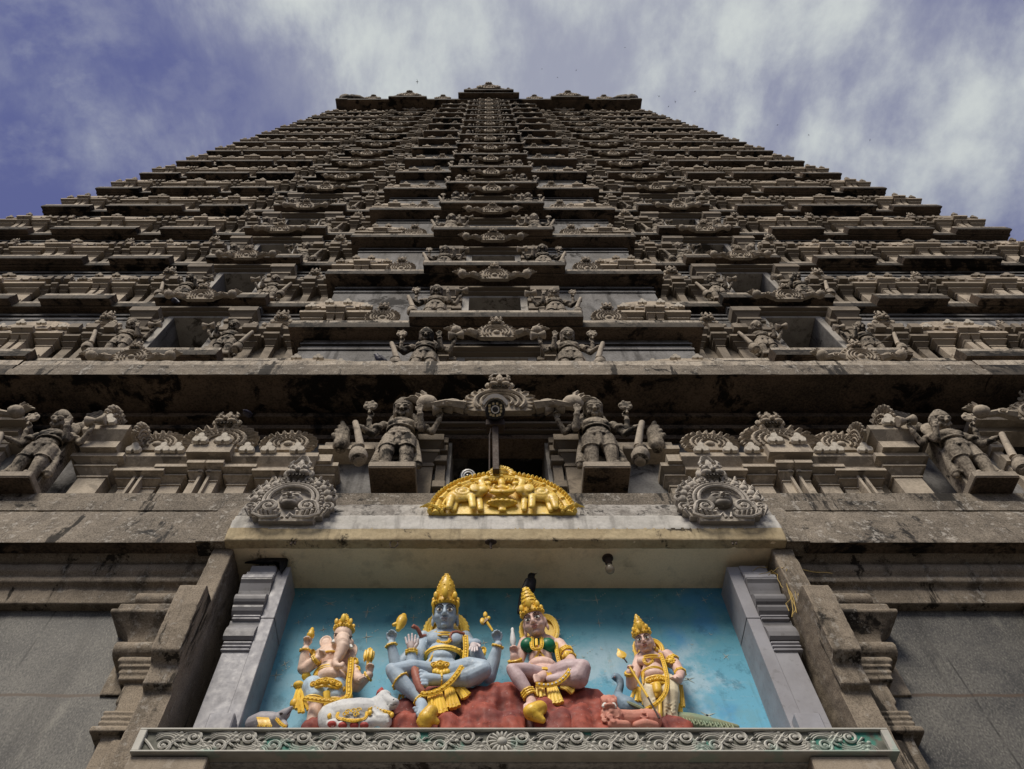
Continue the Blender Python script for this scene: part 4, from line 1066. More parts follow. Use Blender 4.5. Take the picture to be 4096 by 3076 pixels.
# ---- roof
b=MB(); zr=74.45
for (x0,x1,y,dz) in((-13.75,13.75,9.95,0),(-9.0,-5.6,9.72,.06),(5.6,9.0,9.72,.06),(-2.75,2.75,9.45,.5),(-2.25,2.25,9.25,.9),(-13.75,-12.7,9.9,.02),(12.7,13.75,9.9,.02)):
    pr=[(y,zr+dz),(y,zr+dz+.55),(y+.1,zr+dz+.6),(y+.25,zr+dz+1.1),(18,zr+dz+1.1),(18,zr+dz+.5),(y+1.6,zr+dz+.35),(y+.3,zr+dz+.12)]
    b.profile_x(pr,x0,x1,ms=[0,0,0,0,0,0,1,1])
roof=b.build('roof',[M['slab'],M['soffit']]); roof.parent=tower; roof.matrix_parent_inverse=TINV
b=MB(); b.profile_x([(10.4,zr+.8),(10.5,zr+2.2),(11.5,zr+4.4),(13.,zr+5.4),(14.5,zr+4.4),(15.5,zr+2.2),(15.6,zr+.8)],-13.2,13.2); b.box(-2.1,2.1,9.6,12,zr+1.9,zr+4)
o=b.build('vault',M['tower'],roof)
for x,y,z,w in((0,9.32,zr+2.0,2.3),(-.95,9.4,zr+2.0,1.1),(.95,9.4,zr+2.0,1.1),(-7.3,9.85,zr+1.16,2.0),(7.3,9.85,zr+1.16,2.0),(-4.2,10.1,zr+1.1,1.6),(4.2,10.1,zr+1.1,1.6),(-10.6,10.1,zr+1.1,1.6),(10.6,10.1,zr+1.1,1.6),(-8.3,9.9,zr+1.16,.9),(8.3,9.9,zr+1.16,.9),(-6.3,9.9,zr+1.16,.9),(6.3,9.9,zr+1.16,.9),(-1.8,9.4,zr+2.0,.8),(1.8,9.4,zr+2.0,.8)):
    put('crest_ornament',fanC,roof,(x,y,z),w)
for sx in(-1,1):
    b=MB(); b.chain([(0,0,0),(.2*sx,0,.5),(.5*sx,0,.9),(.3*sx,0,1.25)],[.55,.5,.4,.2],8); b.chain([(-.4*sx,0,.2),(-1.0*sx,0,.45),(-1.7*sx,0,.3)],[.5,.4,.15],8)
    for k in range(4): b.chain([(.3*sx-.2*k*sx,0,.8),(.45*sx-.3*k*sx,0,1.25-.12*k)],[.2,.08],6)
    o=put('corner_beast',sculpt(b,'corner_beast',[M['carve']],.08,1),roof,(sx*12.9,10.15,zr+1.15))
# ------------------------------------------------------------------ gallery storey under the long dark cornice
zA=10.5; YA=7.02
b=MB()
for sx in(-1,1):
    a,c=sorted((sx*.84,sx*8.25)); b.box(a,c,YA,8.4,zA,13.3); a,c=sorted((sx*9.75,sx*18.4)); b.box(a,c,YA,8.4,zA,13.3)
    a,c=sorted((sx*8.25,sx*9.75)); b.box(a,c,YA,8.4,12.55,13.3)
b.box(-.84,.84,YA,8.4,12.86,13.3); b.box(-18.4,18.4,8.4,20,zA-.3,13.3)
b.mi=1
for z,y in((12.62,.10),(12.82,.18),(13.02,.30)): b.box(-18.4,18.4,YA-y,YA+.3,z,z+.12)
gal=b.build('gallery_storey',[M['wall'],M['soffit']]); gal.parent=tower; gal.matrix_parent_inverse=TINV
dm=MB()
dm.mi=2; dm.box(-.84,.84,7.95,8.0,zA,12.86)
dm.mi=1
for sx in(-1,1): dm.box(sx*.78,sx*.84,YA-.02,7.95,zA,12.86)
dm.box(-.84,.84,YA-.03,YA+.1,12.78,12.86)
dm.mi=0
for sx in(-1,1):
    x=sx*.93; dm.box(x-.075,x+.075,YA-.10,YA+.02,zA,12.5)
    for z in(.05,.62,1.32,1.62,1.86): dm.box(x-.10,x+.10,YA-.19,YA+.02,zA+z,zA+z+.17,bev=.01)
    q=MB(); pilaster(q,sx*1.22,.34,YA,.14,zA,1.85); dm.add(q.v,q.f)
dm.box(-1.5,1.5,YA-.16,YA,12.80,12.86); dm.box(-1.55,1.55,YA-.26,YA,12.86,12.92)
dm.build('doorway',[M['tower'],M['pale'],M['doorback']],gal)
lean(put('lintel_crest',make_gable(2.6,2).mesh('lintel_crest',M['carve'],40),gal,(.02,YA-.66,12.42),(1,1,.72)),16)
def bay(w,face,tall):
    a=MB(); hw=w/2; a.mi=0
    a.box(-hw*.95,hw*.95,-.10,.1,0,1.0); a.box(-hw*1.05,hw*1.05,-.2,.1,0,.08)
    for sx in(-1,1):
        if tall: pilaster(a,sx*hw*.74,hw*.42,-.06,.16,.08,.78)
        pilaster(a,sx*hw*(.2 if tall else .32),hw*(.22 if tall else .46),-.06,.22 if tall else .14,.08,.80 if tall else .70)
        a.box(sx*hw*.10-.03,sx*hw*.10+.03,-.40,-.1,.72,.82); a.box(sx*hw*.10-.02,sx*hw*.10+.02,-.34,-.1,.1,.72)
    a.box(-hw*.4,hw*.4,-.36,-.1,.06,.14)
    a.box(-hw*1.02,hw*1.02,-.34,.1,.86,.93); a.frustum(-hw*1.02,hw*1.02,-.34,.1,.93,-hw*1.12,hw*1.12,-.46,.1,1.04); a.box(-hw*1.12,hw*1.12,-.46,.1,1.04,1.14)
    if tall: a.box(-hw*.5,hw*.5,-.58,-.2,.98,1.20)
    a.box(-hw*.9,hw*.9,-.3,.1,1.14,1.32)
    n=4 if tall else 2
    for i in range(n):
        xx=-hw*.8+hw*1.6*i/(n-1) if n>2 else (-.45+.9*i)*hw
        q=MB(); trefoil(q,.23,0,.05); y=-.60 if (tall and abs(xx)<hw*.5) else -.47
        a.mi=1; a.add([(v[0]+xx,v[1]+y,v[2]+(1.17 if y<-.5 else 1.10)) for v in q.v],q.f); a.mi=0
    return a
bS=bay(1.0,False,False).mesh('pilaster_bay',[M['carve'],M['kudu']],30); bT=bay(1.35,True,True).mesh('pilaster_bay',[M['carve'],M['kudu']],30)
for sx in(-1,1):
    for x,me,f,w in((3.36,bS,fanB,.92),(4.46,bT,fanA,1.22),(5.45,bS,fanB,.9),(11.9,bS,fanB,.95),(13.0,bT,fanA,1.22),(14.1,bS,fanB,.95)):
        put('pilaster_bay',me,gal,(sx*x,YA,zA)); lean(put('gable_ornament',f,gal,(sx*x,YA-.34,zA+1.33),(w*1.05,w,w*.82)),6)
        if me is bS: lf=MB(); lion_face(lf,0,.62,.0001); 
    # corner pier of the side bay: big pilaster, beasts seen side-on
    b=MB(); pilaster(b,sx*6.16,.42,YA,.30,zA,1.05); b.box(sx*5.88,sx*6.44,YA-.62,YA,zA+1.05,zA+1.22); b.frustum(min(sx*5.88,sx*6.44),max(sx*5.88,sx*6.44),YA-.6,YA,zA+1.22,min(sx*5.80,sx*6.52),max(sx*5.80,sx*6.52),YA-.74,YA,zA+1.38); b.box(sx*5.80,sx*6.52,YA-.74,YA,zA+1.38,zA+1.5); b.box(sx*5.9,sx*6.5,YA-.5,YA,zA+1.5,zA+1.75)
    for xx,yy in((6.16,-.76),): 
        q=MB(); trefoil(q,.25,0,.05); b.mi=1; b.add([(v[0]+sx*xx,v[1]+YA+yy,v[2]+zA+1.46) for v in q.v],q.f); b.mi=0
    b.box(sx*7.0,sx*8.2,YA-.22,YA,12.30,12.55); b.box(sx*8.0,sx*9.9,YA-.3,YA,12.52,12.66); b.box(sx*7.9,sx*10.,YA-.45,YA,12.66,12.76)
    for xd in(8.16,9.84):
        for z in(.0,.6,1.3,1.7): b.box(sx*xd-.1,sx*xd+.1,YA-.2,YA,zA+z,zA+z+.18)
        b.box(sx*xd-.07,sx*xd+.07,YA-.12,YA,zA,zA+2)
    b.build('corner_pier',[M['carve'],M['kudu']],gal)
    lean(put('lintel_crest',gab[1],gal,(sx*9.0,YA-.46,12.52),(1.15,1,.8)),15)
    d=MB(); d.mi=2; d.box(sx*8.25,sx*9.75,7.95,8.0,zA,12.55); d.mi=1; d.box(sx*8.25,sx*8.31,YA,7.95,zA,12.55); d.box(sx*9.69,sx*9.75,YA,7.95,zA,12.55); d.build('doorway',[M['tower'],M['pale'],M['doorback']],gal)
    for (x,y,z,w,rz) in((5.72,YA-.40,zA+1.28,.8,-90*sx),(6.32,YA-.42,zA+1.62,.95,-90*sx)):
        put('gable_ornament',fanB,gal,(sx*x,y,z),w,R(rz))
        q=MB(); q.ell((0,0,.3),(.22,.26,.34),u=10,w=7); q.ell((0,-.12,.12),(.2,.22,.16),u=9,w=6)
        for k in range(5): q.chain([(sx*(-.12+.06*k)*0,-.05+.02*k,.45),(-.18*sx+.09*k*sx,-.12,.74+.05*(2-abs(k-2)))],[.09,.055],6)
        put('beast_ornament',sculpt(q,'beast_ornament',[M['carve']],.03,1),gal,(sx*(x+.45),y+.1,z+.05),w*.95)
    q=MB(); 
    for k in range(4): q.chain([(0,0,.1+.1*k),(sx*(.16-.03*k),-.08,.22+.14*k)],[.12,.05],7)
    q.chain([(0,0,.0),(sx*.0,0,.5)],[.16,.09],8)
    put('beast_ornament',sculpt(q,'beast_ornament',[M['carve']],.02,1),gal,(sx*2.55,YA-.3,zA+1.6),(.9,.9,.9))
    b=MB(); b.box(sx*2.0,sx*2.9,YA-.30,YA,zA+1.50,zA+1.60); b.box(sx*1.95,sx*2.85,YA-.2,YA,zA+1.60,zA+1.85); b.box(sx*2.6,sx*2.86,YA-.4,YA,zA+1.0,zA+1.18); pilaster(b,sx*2.72,.24,YA,.12,zA,1.05); b.build('side_lintel',M['carve'],gal)
for mir,x in((0,-1.57),(1,1.55)):
    guardian((x,6.53,11.0),.86,mir,True,f'large carved guardian statue on a dark block {"left" if mir==0 else "right"} of the doorway behind the golden arch',True)
for mir,x,t in((0,-6.9,'far left guardian statue leaning by the frame edge, under the long dark cornice'),(1,6.95,'far right guardian statue leaning by the frame edge, under the long dark cornice'),(1,-10.4,None),(0,10.4,None)):
    if t: guardian((x,6.42,10.62),.78,1-mir if abs(x)<8 and False else mir,True,t,True)
# black bracket soffits either side of the gallery doorway
# ------------------------------------------------------------------ painted plaster figures in the niche
FLOOR=6.29
class Fig:
    def __init__(s,name,label,cat,base):
        s.root=empty(name,base); tag(s.root,label,cat); s.inv=Matrix.Translation(-Vector(base))
    def add(s,name,me,parent=None,label=None):
        o=bpy.data.objects.new(name,me); COL.objects.link(o)
        if parent is None: o.parent=s.root; o.matrix_parent_inverse=s.inv
        else: o.parent=parent
        if label:o['label']=label
        return o
    def mb(s,name,b,mats,parent=None,smooth=45,label=None): return s.add(name,b.mesh(name,mats,smooth),parent,label)
    def sc(s,name,b,mats,vox,sm=2,parent=None,disp=None,label=None): return s.add(name,sculpt(b,name,mats,vox,sm,disp=disp),parent,label)
def HM(c,h,yaw=0,pitch=20,roll=0):
    return Matrix.Translation(Vector(c))@Matrix.Rotation(R(yaw),4,'Z')@Matrix.Rotation(R(pitch),4,'X')@Matrix.Rotation(R(roll),4,'Y')@Matrix.Scale(h,4)
def face(b,ey,ln,lp,M,ears=True):
    """human head: skull, jaw, cheeks, nose, lips, ears; painted eyes, brows and lips as their own pieces"""
    o=b.M; b.M=M; e=lambda c,r:b.ell(c,r,u=16,w=11)
    e((0,.06,.12),(.36,.42,.38)); e((0,-.04,-.06),(.335,.36,.42)); e((0,-.09,-.30),(.25,.25,.19))
    for sx in(-1,1):
        e((sx*.17,-.24,-.14),(.15,.13,.15)); 
        b.tube([(sx*.03,-.355,.15),(sx*.13,-.37,.20),(sx*.26,-.29,.165)],[.025,.032,.02],6)
        e((sx*.15,-.325,.045),(.10,.06,.055)); e((sx*.055,-.425,-.115),(.045,.05,.038))
        if ears:
            e((sx*.37,.06,-.02),(.045,.10,.16)); e((sx*.385,.05,-.22),(.05,.06,.13))
    e((0,-.31,-.40),(.10,.09,.08)); b.tube([(0,-.365,.16),(0,-.40,.06),(0,-.485,-.085)],[.035,.045,.062],8); e((0,-.475,-.10),(.058,.05,.048))
    e((0,-.35,-.235),(.13,.07,.07)); b.M=o
    for mb in(*ey,ln,lp): mb.M=M
    for sx in(-1,1):
        ey[(sx+1)//2].ell((sx*.155,-.372,.035),(.100,.038,.052),u=12,w=8)
        ln.ell((sx*.155,-.402,.035),(.042,.018,.044),u=10,w=7)
        ln.tube([(sx*.055,-.372,.035),(sx*.10,-.400,.085),(sx*.17,-.396,.095),(sx*.245,-.345,.062),(sx*.275,-.32,.035)],[.008,.013,.014,.012,.006],5)
        ln.tube([(sx*.06,-.375,.03),(sx*.15,-.395,.002),(sx*.24,-.345,.03)],[.006,.009,.006],5)
        ln.tube([(sx*.04,-.400,.150),(sx*.12,-.412,.205),(sx*.20,-.375,.205),(sx*.30,-.30,.13)],[.014,.022,.020,.009],5)
    lp.ell((0,-.405,-.225),(.115,.045,.024),u=12,w=6); lp.ell((0,-.395,-.275),(.088,.045,.032),u=12,w=6)
    for sx in(-1,1): lp.ell((sx*.05,-.415,-.215),(.05,.035,.022),u=8,w=5)
    for mb in(*ey,ln,lp): mb.M=Matrix.Identity(4)
def crown(g,M,prof,n=20,gems=8,fins=True):
    o=g.M; g.M=M; g.lathe(prof,(0,.05,0),n,sy=1.12)
    r0,z0=prof[0]
    for i in range(22):
        a=2*math.pi*i/22; g.ell((prof[1][0]*1.03*math.cos(a),.05+prof[1][0]*1.15*math.sin(a),prof[1][1]+.03),(.035,.035,.04),u=6,w=5)
    for i in range(gems):
        a=-math.pi/2+2*math.pi*i/gems; r=prof[3][0]
        g.ell((r*1.02*math.cos(a),.05+r*1.14*math.sin(a),prof[3][1]+.05),(.07,.06,.10),u=7,w=5); g.ell((r*1.1*math.cos(a),.05+r*1.2*math.sin(a),prof[3][1]+.03),(.03,.03,.05),u=6,w=4)
    for k in range(4,len(prof)-1,2):
        r,z=prof[k]
        for i in range(max(5,int(r*34))):
            a=2*math.pi*(i+.5*(k%4==0))/max(5,int(r*34)); g.ell((r*1.0*math.cos(a),.05+r*1.1*math.sin(a),z),(.035,.035,.045),u=5,w=4)
    if fins:
        g.ell((0,-prof[3][0]*1.15,prof[3][1]+.14),(.10,.06,.20),u=8,w=6)
        for sx in(-1,1): g.ell((sx*prof[3][0]*.8,-prof[3][0]*.75,prof[3][1]+.08),(.08,.06,.14),u=7,w=5)
    g.M=o
def halo(g,c,rx,rz,t=.02,w=None,beads=26,wm=None):
    c=Vector(c); 
    g.lathe([(rx*.99,-.012),(rx*1.0,0),(rx*.99,.012)],c+Vector((0,.04,0)),30,rot=Matrix.Rotation(R(90),3,'X'),sy=rz/rx)
    for k,q in((1.0,1.3),(.88,.8),(.76,.8)): g.tube([(c.x+rx*k*math.cos(a*.2094),c.y,c.z+rz*k*math.sin(a*.2094)) for a in range(30)],t*q,6,closed=True)
    for i in range(beads):
        a=2*math.pi*i/beads; (w or g).ell((c.x+rx*1.05*math.cos(a),c.y+.01,c.z+rz*1.05*math.sin(a)),(t*1.5,t*1.2,t*1.6),u=7,w=5)
    for i in range(36):
        a=2*math.pi*i/36; g.tube([(c.x+rx*.78*math.cos(a),c.y-.008,c.z+rz*.78*math.sin(a)),(c.x+rx*.97*math.cos(a+.1),c.y-.008,c.z+rz*.97*math.sin(a+.1))],t*.45,4)
def ring(g,c,rx,ry,r,tilt=0,tx=0,n=28,a0=0,a1=360,k=6,fr=True):
    c=Vector(c)
    if fr and a1-a0>=360: c.z-=ry*(c.z-1.6)/c.y
    N=n if a1-a0>=360 else n+1
    pts=[(c.x+rx*math.cos(R(a0+(a1-a0)*i/n)),c.y+ry*math.sin(R(a0+(a1-a0)*i/n)),c.z+tilt*math.sin(R(a0+(a1-a0)*i/n))+tx*math.cos(R(a0+(a1-a0)*i/n))) for i in range(N)]
    g.tube(pts,r,k,closed=(a1-a0>=360))
def bangle(g,p0,p1,t,r,w=.014,n=1,sp=.03):
    p0=Vector(p0);p1=Vector(p1); d=(p1-p0).normalized(); q=d.to_track_quat('Z','Y').to_matrix()
    for i in range(n):
        c=p0.lerp(p1,t)+d*sp*i
        g.tube([c+q@Vector((r*math.cos(a*.3927),r*math.sin(a*.3927),0)) for a in range(16)],w,6,closed=True)
        for a in range(8): g.ell(c+q@Vector((r*1.06*math.cos(a*.785),r*1.06*math.sin(a*.785),0)),w*1.15,u=6,w=5)
def sash(g,pts,w=.022,bead=True,sub=5,mbb=None):
    """beaded band along a smooth curve"""
    P_=[Vector(p) for p in pts]; out=[]
    for i in range(len(P_)-1):
        a,b_,c,d=P_[max(i-1,0)],P_[i],P_[i+1],P_[min(i+2,len(P_)-1)]
        for k in range(sub):
            t=k/sub; out.append(.5*((2*b_)+(c-a)*t+(2*a-5*b_+4*c-d)*t*t+(3*b_-a-3*c+d)*t**3))
    out.append(P_[-1])
    g.tube(out,w*.62,7)
    for i in range(len(out)-1):
        t=(out[i+1]-out[i]).normalized(); s_=t.cross(Vector((0,-1,0))).normalized()
    for sg in(-1,1):
        q=[]
        for i,p in enumerate(out):
            t=(out[min(i+1,len(out)-1)]-out[max(i-1,0)]).normalized(); s_=t.cross(Vector((0,-1,0))).normalized(); q.append(p+s_*sg*w)
        g.tube(q,w*.33,5)
    if bead:
        L=0; last=0
        for i in range(len(out)-1):
            L+=(out[i+1]-out[i]).length
            if L-last>w*1.6: last=L; (mbb or g).ell(out[i]+Vector((0,-w*.5,0)),(w*.55,w*.5,w*.55),u=6,w=5)
def belt(g,c,rx,ry,tilt=-.02,big=.055,k=3):
    c=Vector(c); c.z-=ry*(c.z-1.6)/c.y
    ring(g,c,rx,ry,.020,tilt,fr=False); ring(g,Vector(c)+Vector((0,0,.045)),rx*.985,ry*.985,.014,tilt,fr=False); ring(g,Vector(c)-Vector((0,0,.045)),rx*.99,ry*.99,.014,tilt,fr=False)
    for i in range(-k,k+1):
        a=R(-90+i*22); r=big*(1 if i%2==0 else .8)
        p=Vector((c[0]+rx*1.02*math.cos(a),c[1]+ry*1.06*math.sin(a),c[2]+tilt*math.sin(a)))
        g.ell(p,(r,r*.55,r*.95),u=10,w=7); g.tube([p+Vector((r*.68*math.cos(t*.785),-r*.5,r*.66*math.sin(t*.785))) for t in range(8)],r*.16,5,closed=True); g.ell(p+Vector((0,-r*.5,0)),(r*.32,r*.3,r*.32),u=7,w=5)
def drapes(g,pts,w0,w1,folds=4):
    """hanging folded cloth end: fan of tapering ridges from pts[0] to pts[1]"""
    a=Vector(pts[0]); b_=Vector(pts[1]); s_=(b_-a).normalized().cross(Vector((0,-1,0))).normalized()
    for i in range(folds):
        t=(i/(folds-1)-.5)*2; e=b_+s_*t*w1+Vector((0,.02*t*t,-.03*(1-t*t)))
        g.tube([a+s_*t*w0*.5,a.lerp(e,.5)+s_*t*w0*.25+Vector((0,-.015,0)),e],[w0*.55,w1*.42,w1*.45],7)
        for k in range(1,4): g.ell(a.lerp(e,k/3.4)+Vector((0,-w1*.35,0)),(w1*.42,w1*.16,w1*.10),u=7,w=5)
# ---------- blue four-armed seated figure
S=lambda X,Y,d=6.65: at(1450+X/2.5554,2300+Y/2.5554,d)
b0=S(800,1400,6.6); F=Fig('deity_statue','large blue four-armed seated deity statue in a tall gold crown','statue',(b0.x,6.7,FLOOR))
b=MB(); g=MB(); pm=MB(); pm2=MB(); ey=(MB(),MB()); ln=MB(); lp=MB(); wh=MB()
h=.375; hc=S(846,408,6.60); Mh=HM(hc,h,0,27); face(b,ey,ln,lp,Mh)
b.chain([S(845,600,6.73),S(845,520,6.68)],[.095,.10],14)
# torso
tc=S(838,700,6.72); b.ell(tc,(.205,.125,.20),u=20,w=14); b.ell(S(838,640,6.73),(.225,.10,.12),u=18,w=10)
for sx in(-1,1): b.ell(S(838+sx*95,655,6.635),(.10,.055,.085),u=14,w=9); b.ell(S(838+sx*215,640,6.74),(.075,.075,.085),u=12,w=8)
b.ell(S(805,815,6.69),(.165,.12,.155),u=18,w=12); b.ell(S(808,850,6.64),(.13,.09,.07),u=16,w=9); b.ell(S(800,950,6.70),(.20,.13,.14),u=16,w=10)
def limb(b,pts,rads,u=14): b.chain(pts,rads,u)
# arms (viewer left rear, left front, right front, right rear)
limb(b,[S(640,660,6.78),S(350,960,6.72),S(292,715,6.62)],[.078,.075,.050]); h1=hand(b,S(290,690,6.61),S(335,560,6.58)-S(290,690,6.61),(-.2,-1,-.2),.20,curl=42,thumb=-1,u=9)
limb(b,[S(615,690,6.74),S(505,960,6.58),S(500,790,6.52)],[.078,.072,.050])
hand(pm,S(500,770,6.51),S(485,560,6.49)-S(500,770,6.51),(.05,-1,-.35),.235,curl=4,thumb=1,spread=.10,u=10)
limb(b,[S(1060,670,6.75),S(1190,880,6.66),S(1160,740,6.56)],[.085,.08,.055]); b.ell(S(1150,700,6.53),(.075,.05,.06),u=12,w=8)
hand(pm2,S(1140,690,6.50),S(1130,820,6.47)-S(1140,690,6.50),(0,-1,-.1),.20,curl=8,thumb=-1,spread=.06,u=9)
limb(b,[S(1060,660,6.80),S(1290,1040,6.76),S(1345,860,6.70),S(1385,720,6.62)],[.08,.082,.072,.050]); hand(b,S(1390,690,6.61),S(1330,560,6.58)-S(1390,690,6.61),(.2,-1,-.2),.20,curl=42,thumb=1,u=9)
# legs
limb(b,[S(690,1000,6.66),S(500,960,6.50),S(318,985,6.42)],[.115,.10,.078]); limb(b,[S(315,985,6.42),S(395,1095,6.44),S(500,1200,6.46),S(590,1290,6.47)],[.080,.088,.068,.045])
b.ell(S(300,960,6.41),(.07,.065,.06),u=12,w=8)
limb(b,[S(590,1285,6.47),S(610,1350,6.43),S(600,1420,6.37)],[.055,.062,.052])
for i in range(5):
    p=S(555+i*16-10,1350+i*30,6.35+.005*i); b.chain([S(600,1370+i*15,6.39),p+Vector((-.012,-.02,-.03))],[.026,.019-.001*i],8)
limb(b,[S(920,1010,6.66),S(1090,960,6.52),S(1225,950,6.47)],[.125,.125,.092]); limb(b,[S(1230,975,6.47),S(1060,1060,6.49),S(900,1080,6.50),S(800,1075,6.49)],[.095,.100,.075,.05])
b.ell(S(1100,1060,6.52),(.15,.09,.075),u=14,w=9)
limb(b,[S(800,1075,6.48),S(700,1070,6.45),S(640,1060,6.44)],[.055,.066,.062])
for i in range(5): b.chain([S(650,1010+28*i,6.42),S(592+4*abs(i-1),985+34*i,6.40)],[.028,.021+.004*(i==0)],8)
body=F.sc('body',b,[M['skinblue']],.0095,2)
F.mb('hand',pm,M['palm'],label='pale painted raised open hand'); F.mb('hand',pm2,M['palm'],label='pale painted hand with fingers pointing down')
[F.mb('eye',q_,M['eyew'],body) for q_ in ey]; F.mb('painted_line',ln,M['eyeb'],body); F.mb('lips',lp,M['lipblue'],body)
c_=MB(); crown(c_,Mh@Matrix.Translation((0,.03,.345)),[(.385,-.06),(.40,-.02),(.385,.06),(.37,.10),(.33,.20),(.35,.26),(.31,.36),(.32,.44),(.27,.56),(.27,.64),(.20,.74),(.19,.80),(.13,.88),(.12,.92),(.05,.98),(.02,1.02)],22)
for sx in(-1,1):
    c_.M=Mh; c_.tube([(sx*.36,-.10,.26),(sx*.38,-.06,.10),(sx*.36,-.02,-.05)],[.05,.035,.015],6); c_.ell((sx*.37,-.05,.32),(.08,.10,.13),u=8,w=6); c_.M=Matrix.Identity(4)
F.mb('crown',c_,M['gold'])
c_=MB(); halo(c_,S(855,560,6.84),.235,.26,.022,beads=30); F.mb('halo',c_,M['goldworn'])
# jewellery
ring(g,S(838,752,6.70),.205,.128,.022,-.02); ring(g,S(838,735,6.70),.205,.128,.012,-.02); ring(g,S(838,770,6.70),.200,.126,.012,-.02)
for i in range(-4,5):
    a=R(-90+i*17); q=S(838,752,6.575)+Vector((0,.125,0)); g.ell((q.x+.212*math.cos(a),q.y+.135*math.sin(a),q.z+.02),(.022,.014,.018),u=7,w=5)
ring(g,S(845,575,6.70),.12,.10,.018,.02); ring(g,S(845,590,6.69),.15,.115,.012,.03)
sash(g,[S(755,575,6.64),S(762,630,6.605),S(775,675,6.60),S(800,690,6.59),S(845,690,6.585),S(885,675,6.59),S(905,630,6.60),S(920,575,6.64)],.016)
belt(g,S(803,935,6.68),.185,.135,-.015,.052,3)
for i in range(5): g.ell(S(740+32*i,985+6*(2-abs(i-2)),6.54),(.03,.02,.035),u=8,w=6)
sash(g,[S(1050,620,6.66),S(1058,740,6.60),S(1045,870,6.55),S(1020,930,6.44),S(960,1020,6.40),S(880,1110,6.40),S(760,1190,6.42),S(640,1215,6.40),S(600,1205,6.40)],.024)
sash(g,[S(740,770,6.60),S(700,850,6.58),S(660,930,6.56)],.008,False); sash(g,[S(430,915,6.45),S(520,930,6.44),S(565,960,6.44)],.010,False)
bangle(g,S(350,960,6.72),S(292,715,6.62),.97,.056,.014); bangle(g,S(505,960,6.58),S(500,790,6.52),.95,.056,.013,2,.022); bangle(g,S(1345,860,6.70),S(1385,720,6.62),.93,.056,.014)
bangle(g,S(500,1200,6.46),S(590,1290,6.47),.85,.055,.012,2,.022); bangle(g,S(395,1095,6.44),S(500,1200,6.46),-.1,.094,.010); bangle(g,S(900,1080,6.50),S(800,1075,6.49),.95,.058,.012)
for (p,r) in((S(570,800,6.66),.055),(S(1235,790,6.68),.06),(S(575,870,6.66),.045)):
    g.ell(p,(r*.55,r*.5,r),u=9,w=6); g.tube([p+Vector((r*.5*math.cos(t*.785),-r*.5,r*.8*math.sin(t*.785))) for t in range(8)],r*.15,5,closed=True)
F.mb('gold_ornament',g,M['gold'])
c_=MB(); c_.chain([S(700,1400,6.33),S(650,1470,6.34),S(640,1520,6.36)],[.075,.085,.07],12); c_.ell(S(655,1455,6.32),(.085,.045,.075),u=14,w=9); c_.chain([S(700,1460,6.34),S(760,1500,6.36)],[.05,.032],10); c_.ell(S(620,1500,6.35),(.07,.06,.05),u=12,w=8)
F.sc('sandal',c_,[M['gold']],.012,2)
c_=MB()
for (p0,p1,w0,w1,n) in((S(760,1180,6.50),S(800,1400,6.44),.05,.055,4),(S(880,1150,6.52),S(930,1340,6.47),.05,.055,4),(S(960,1140,6.54),S(1060,1230,6.50),.045,.045,4),(S(700,1240,6.48),S(720,1330,6.44),.04,.04,3),(S(400,1230,6.56),S(385,1310,6.54),.03,.03,2)): c_=MB(); drapes(c_,(p0,p1),w0,w1,n); F.mb('hanging_cloth',c_,M['gold'])
c_=MB(); c_.tube([S(500,925,6.47),S(535,980,6.44),S(560,1080,6.43),S(590,1170,6.42),S(620,1200,6.42)],[.03,.045,.05,.045,.03],9); F.mb('hide_hem',c_,M['tiger'])
c_=MB(); c_.tube([S(650,620,6.70),S(600,630,6.66),S(580,580,6.62),S(560,545,6.60),S(520,525,6.58),S(505,535,6.57)],[.022,.024,.024,.022,.028,.012],9); F.mb('snake',c_,M['tiger']); c_=MB(); c_.tube([S(1040,600,6.66),S(960,580,6.60),S(915,590,6.585),S(895,630,6.585),S(915,680,6.60)],[.016,.016,.015,.014,.008],8); F.mb('snake',c_,M['tiger'])
c_=MB(); c_.lathe([(.025,-.10),(.035,-.06),(.055,-.02),(.062,.04),(.055,.09),(.035,.12),(.03,.14),(.012,.16)],S(388,500,6.56),14,rot=Matrix.Rotation(R(12),3,'Y')); c_.chain([S(360,500,6.55),S(320,510,6.54)],[.03,.022],9); c_.tube([S(395,430,6.55),S(415,425,6.54)],.02,6); F.mb('drum',c_,M['gold'])
c_=MB(); c_.tube([S(1330,570,6.57),S(1265,470,6.56),S(1250,400,6.56)],[.014,.017,.012],8); c_.poly_y([(p.x,p.z) for p in(S(1215,495,6.56),S(1240,470,6.56),S(1300,430,6.56),S(1300,450,6.56),S(1270,480,6.56),S(1235,505,6.56))],6.54,6.58); c_.ell(S(1225,470,6.55),(.03,.018,.05),u=9,w=6); c_.ell(S(1255,405,6.55),(.025,.02,.045),u=8,w=6); c_.ell(S(1290,440,6.55),(.022,.018,.028),u=8,w=6); F.mb('axe',c_,M['gold'])
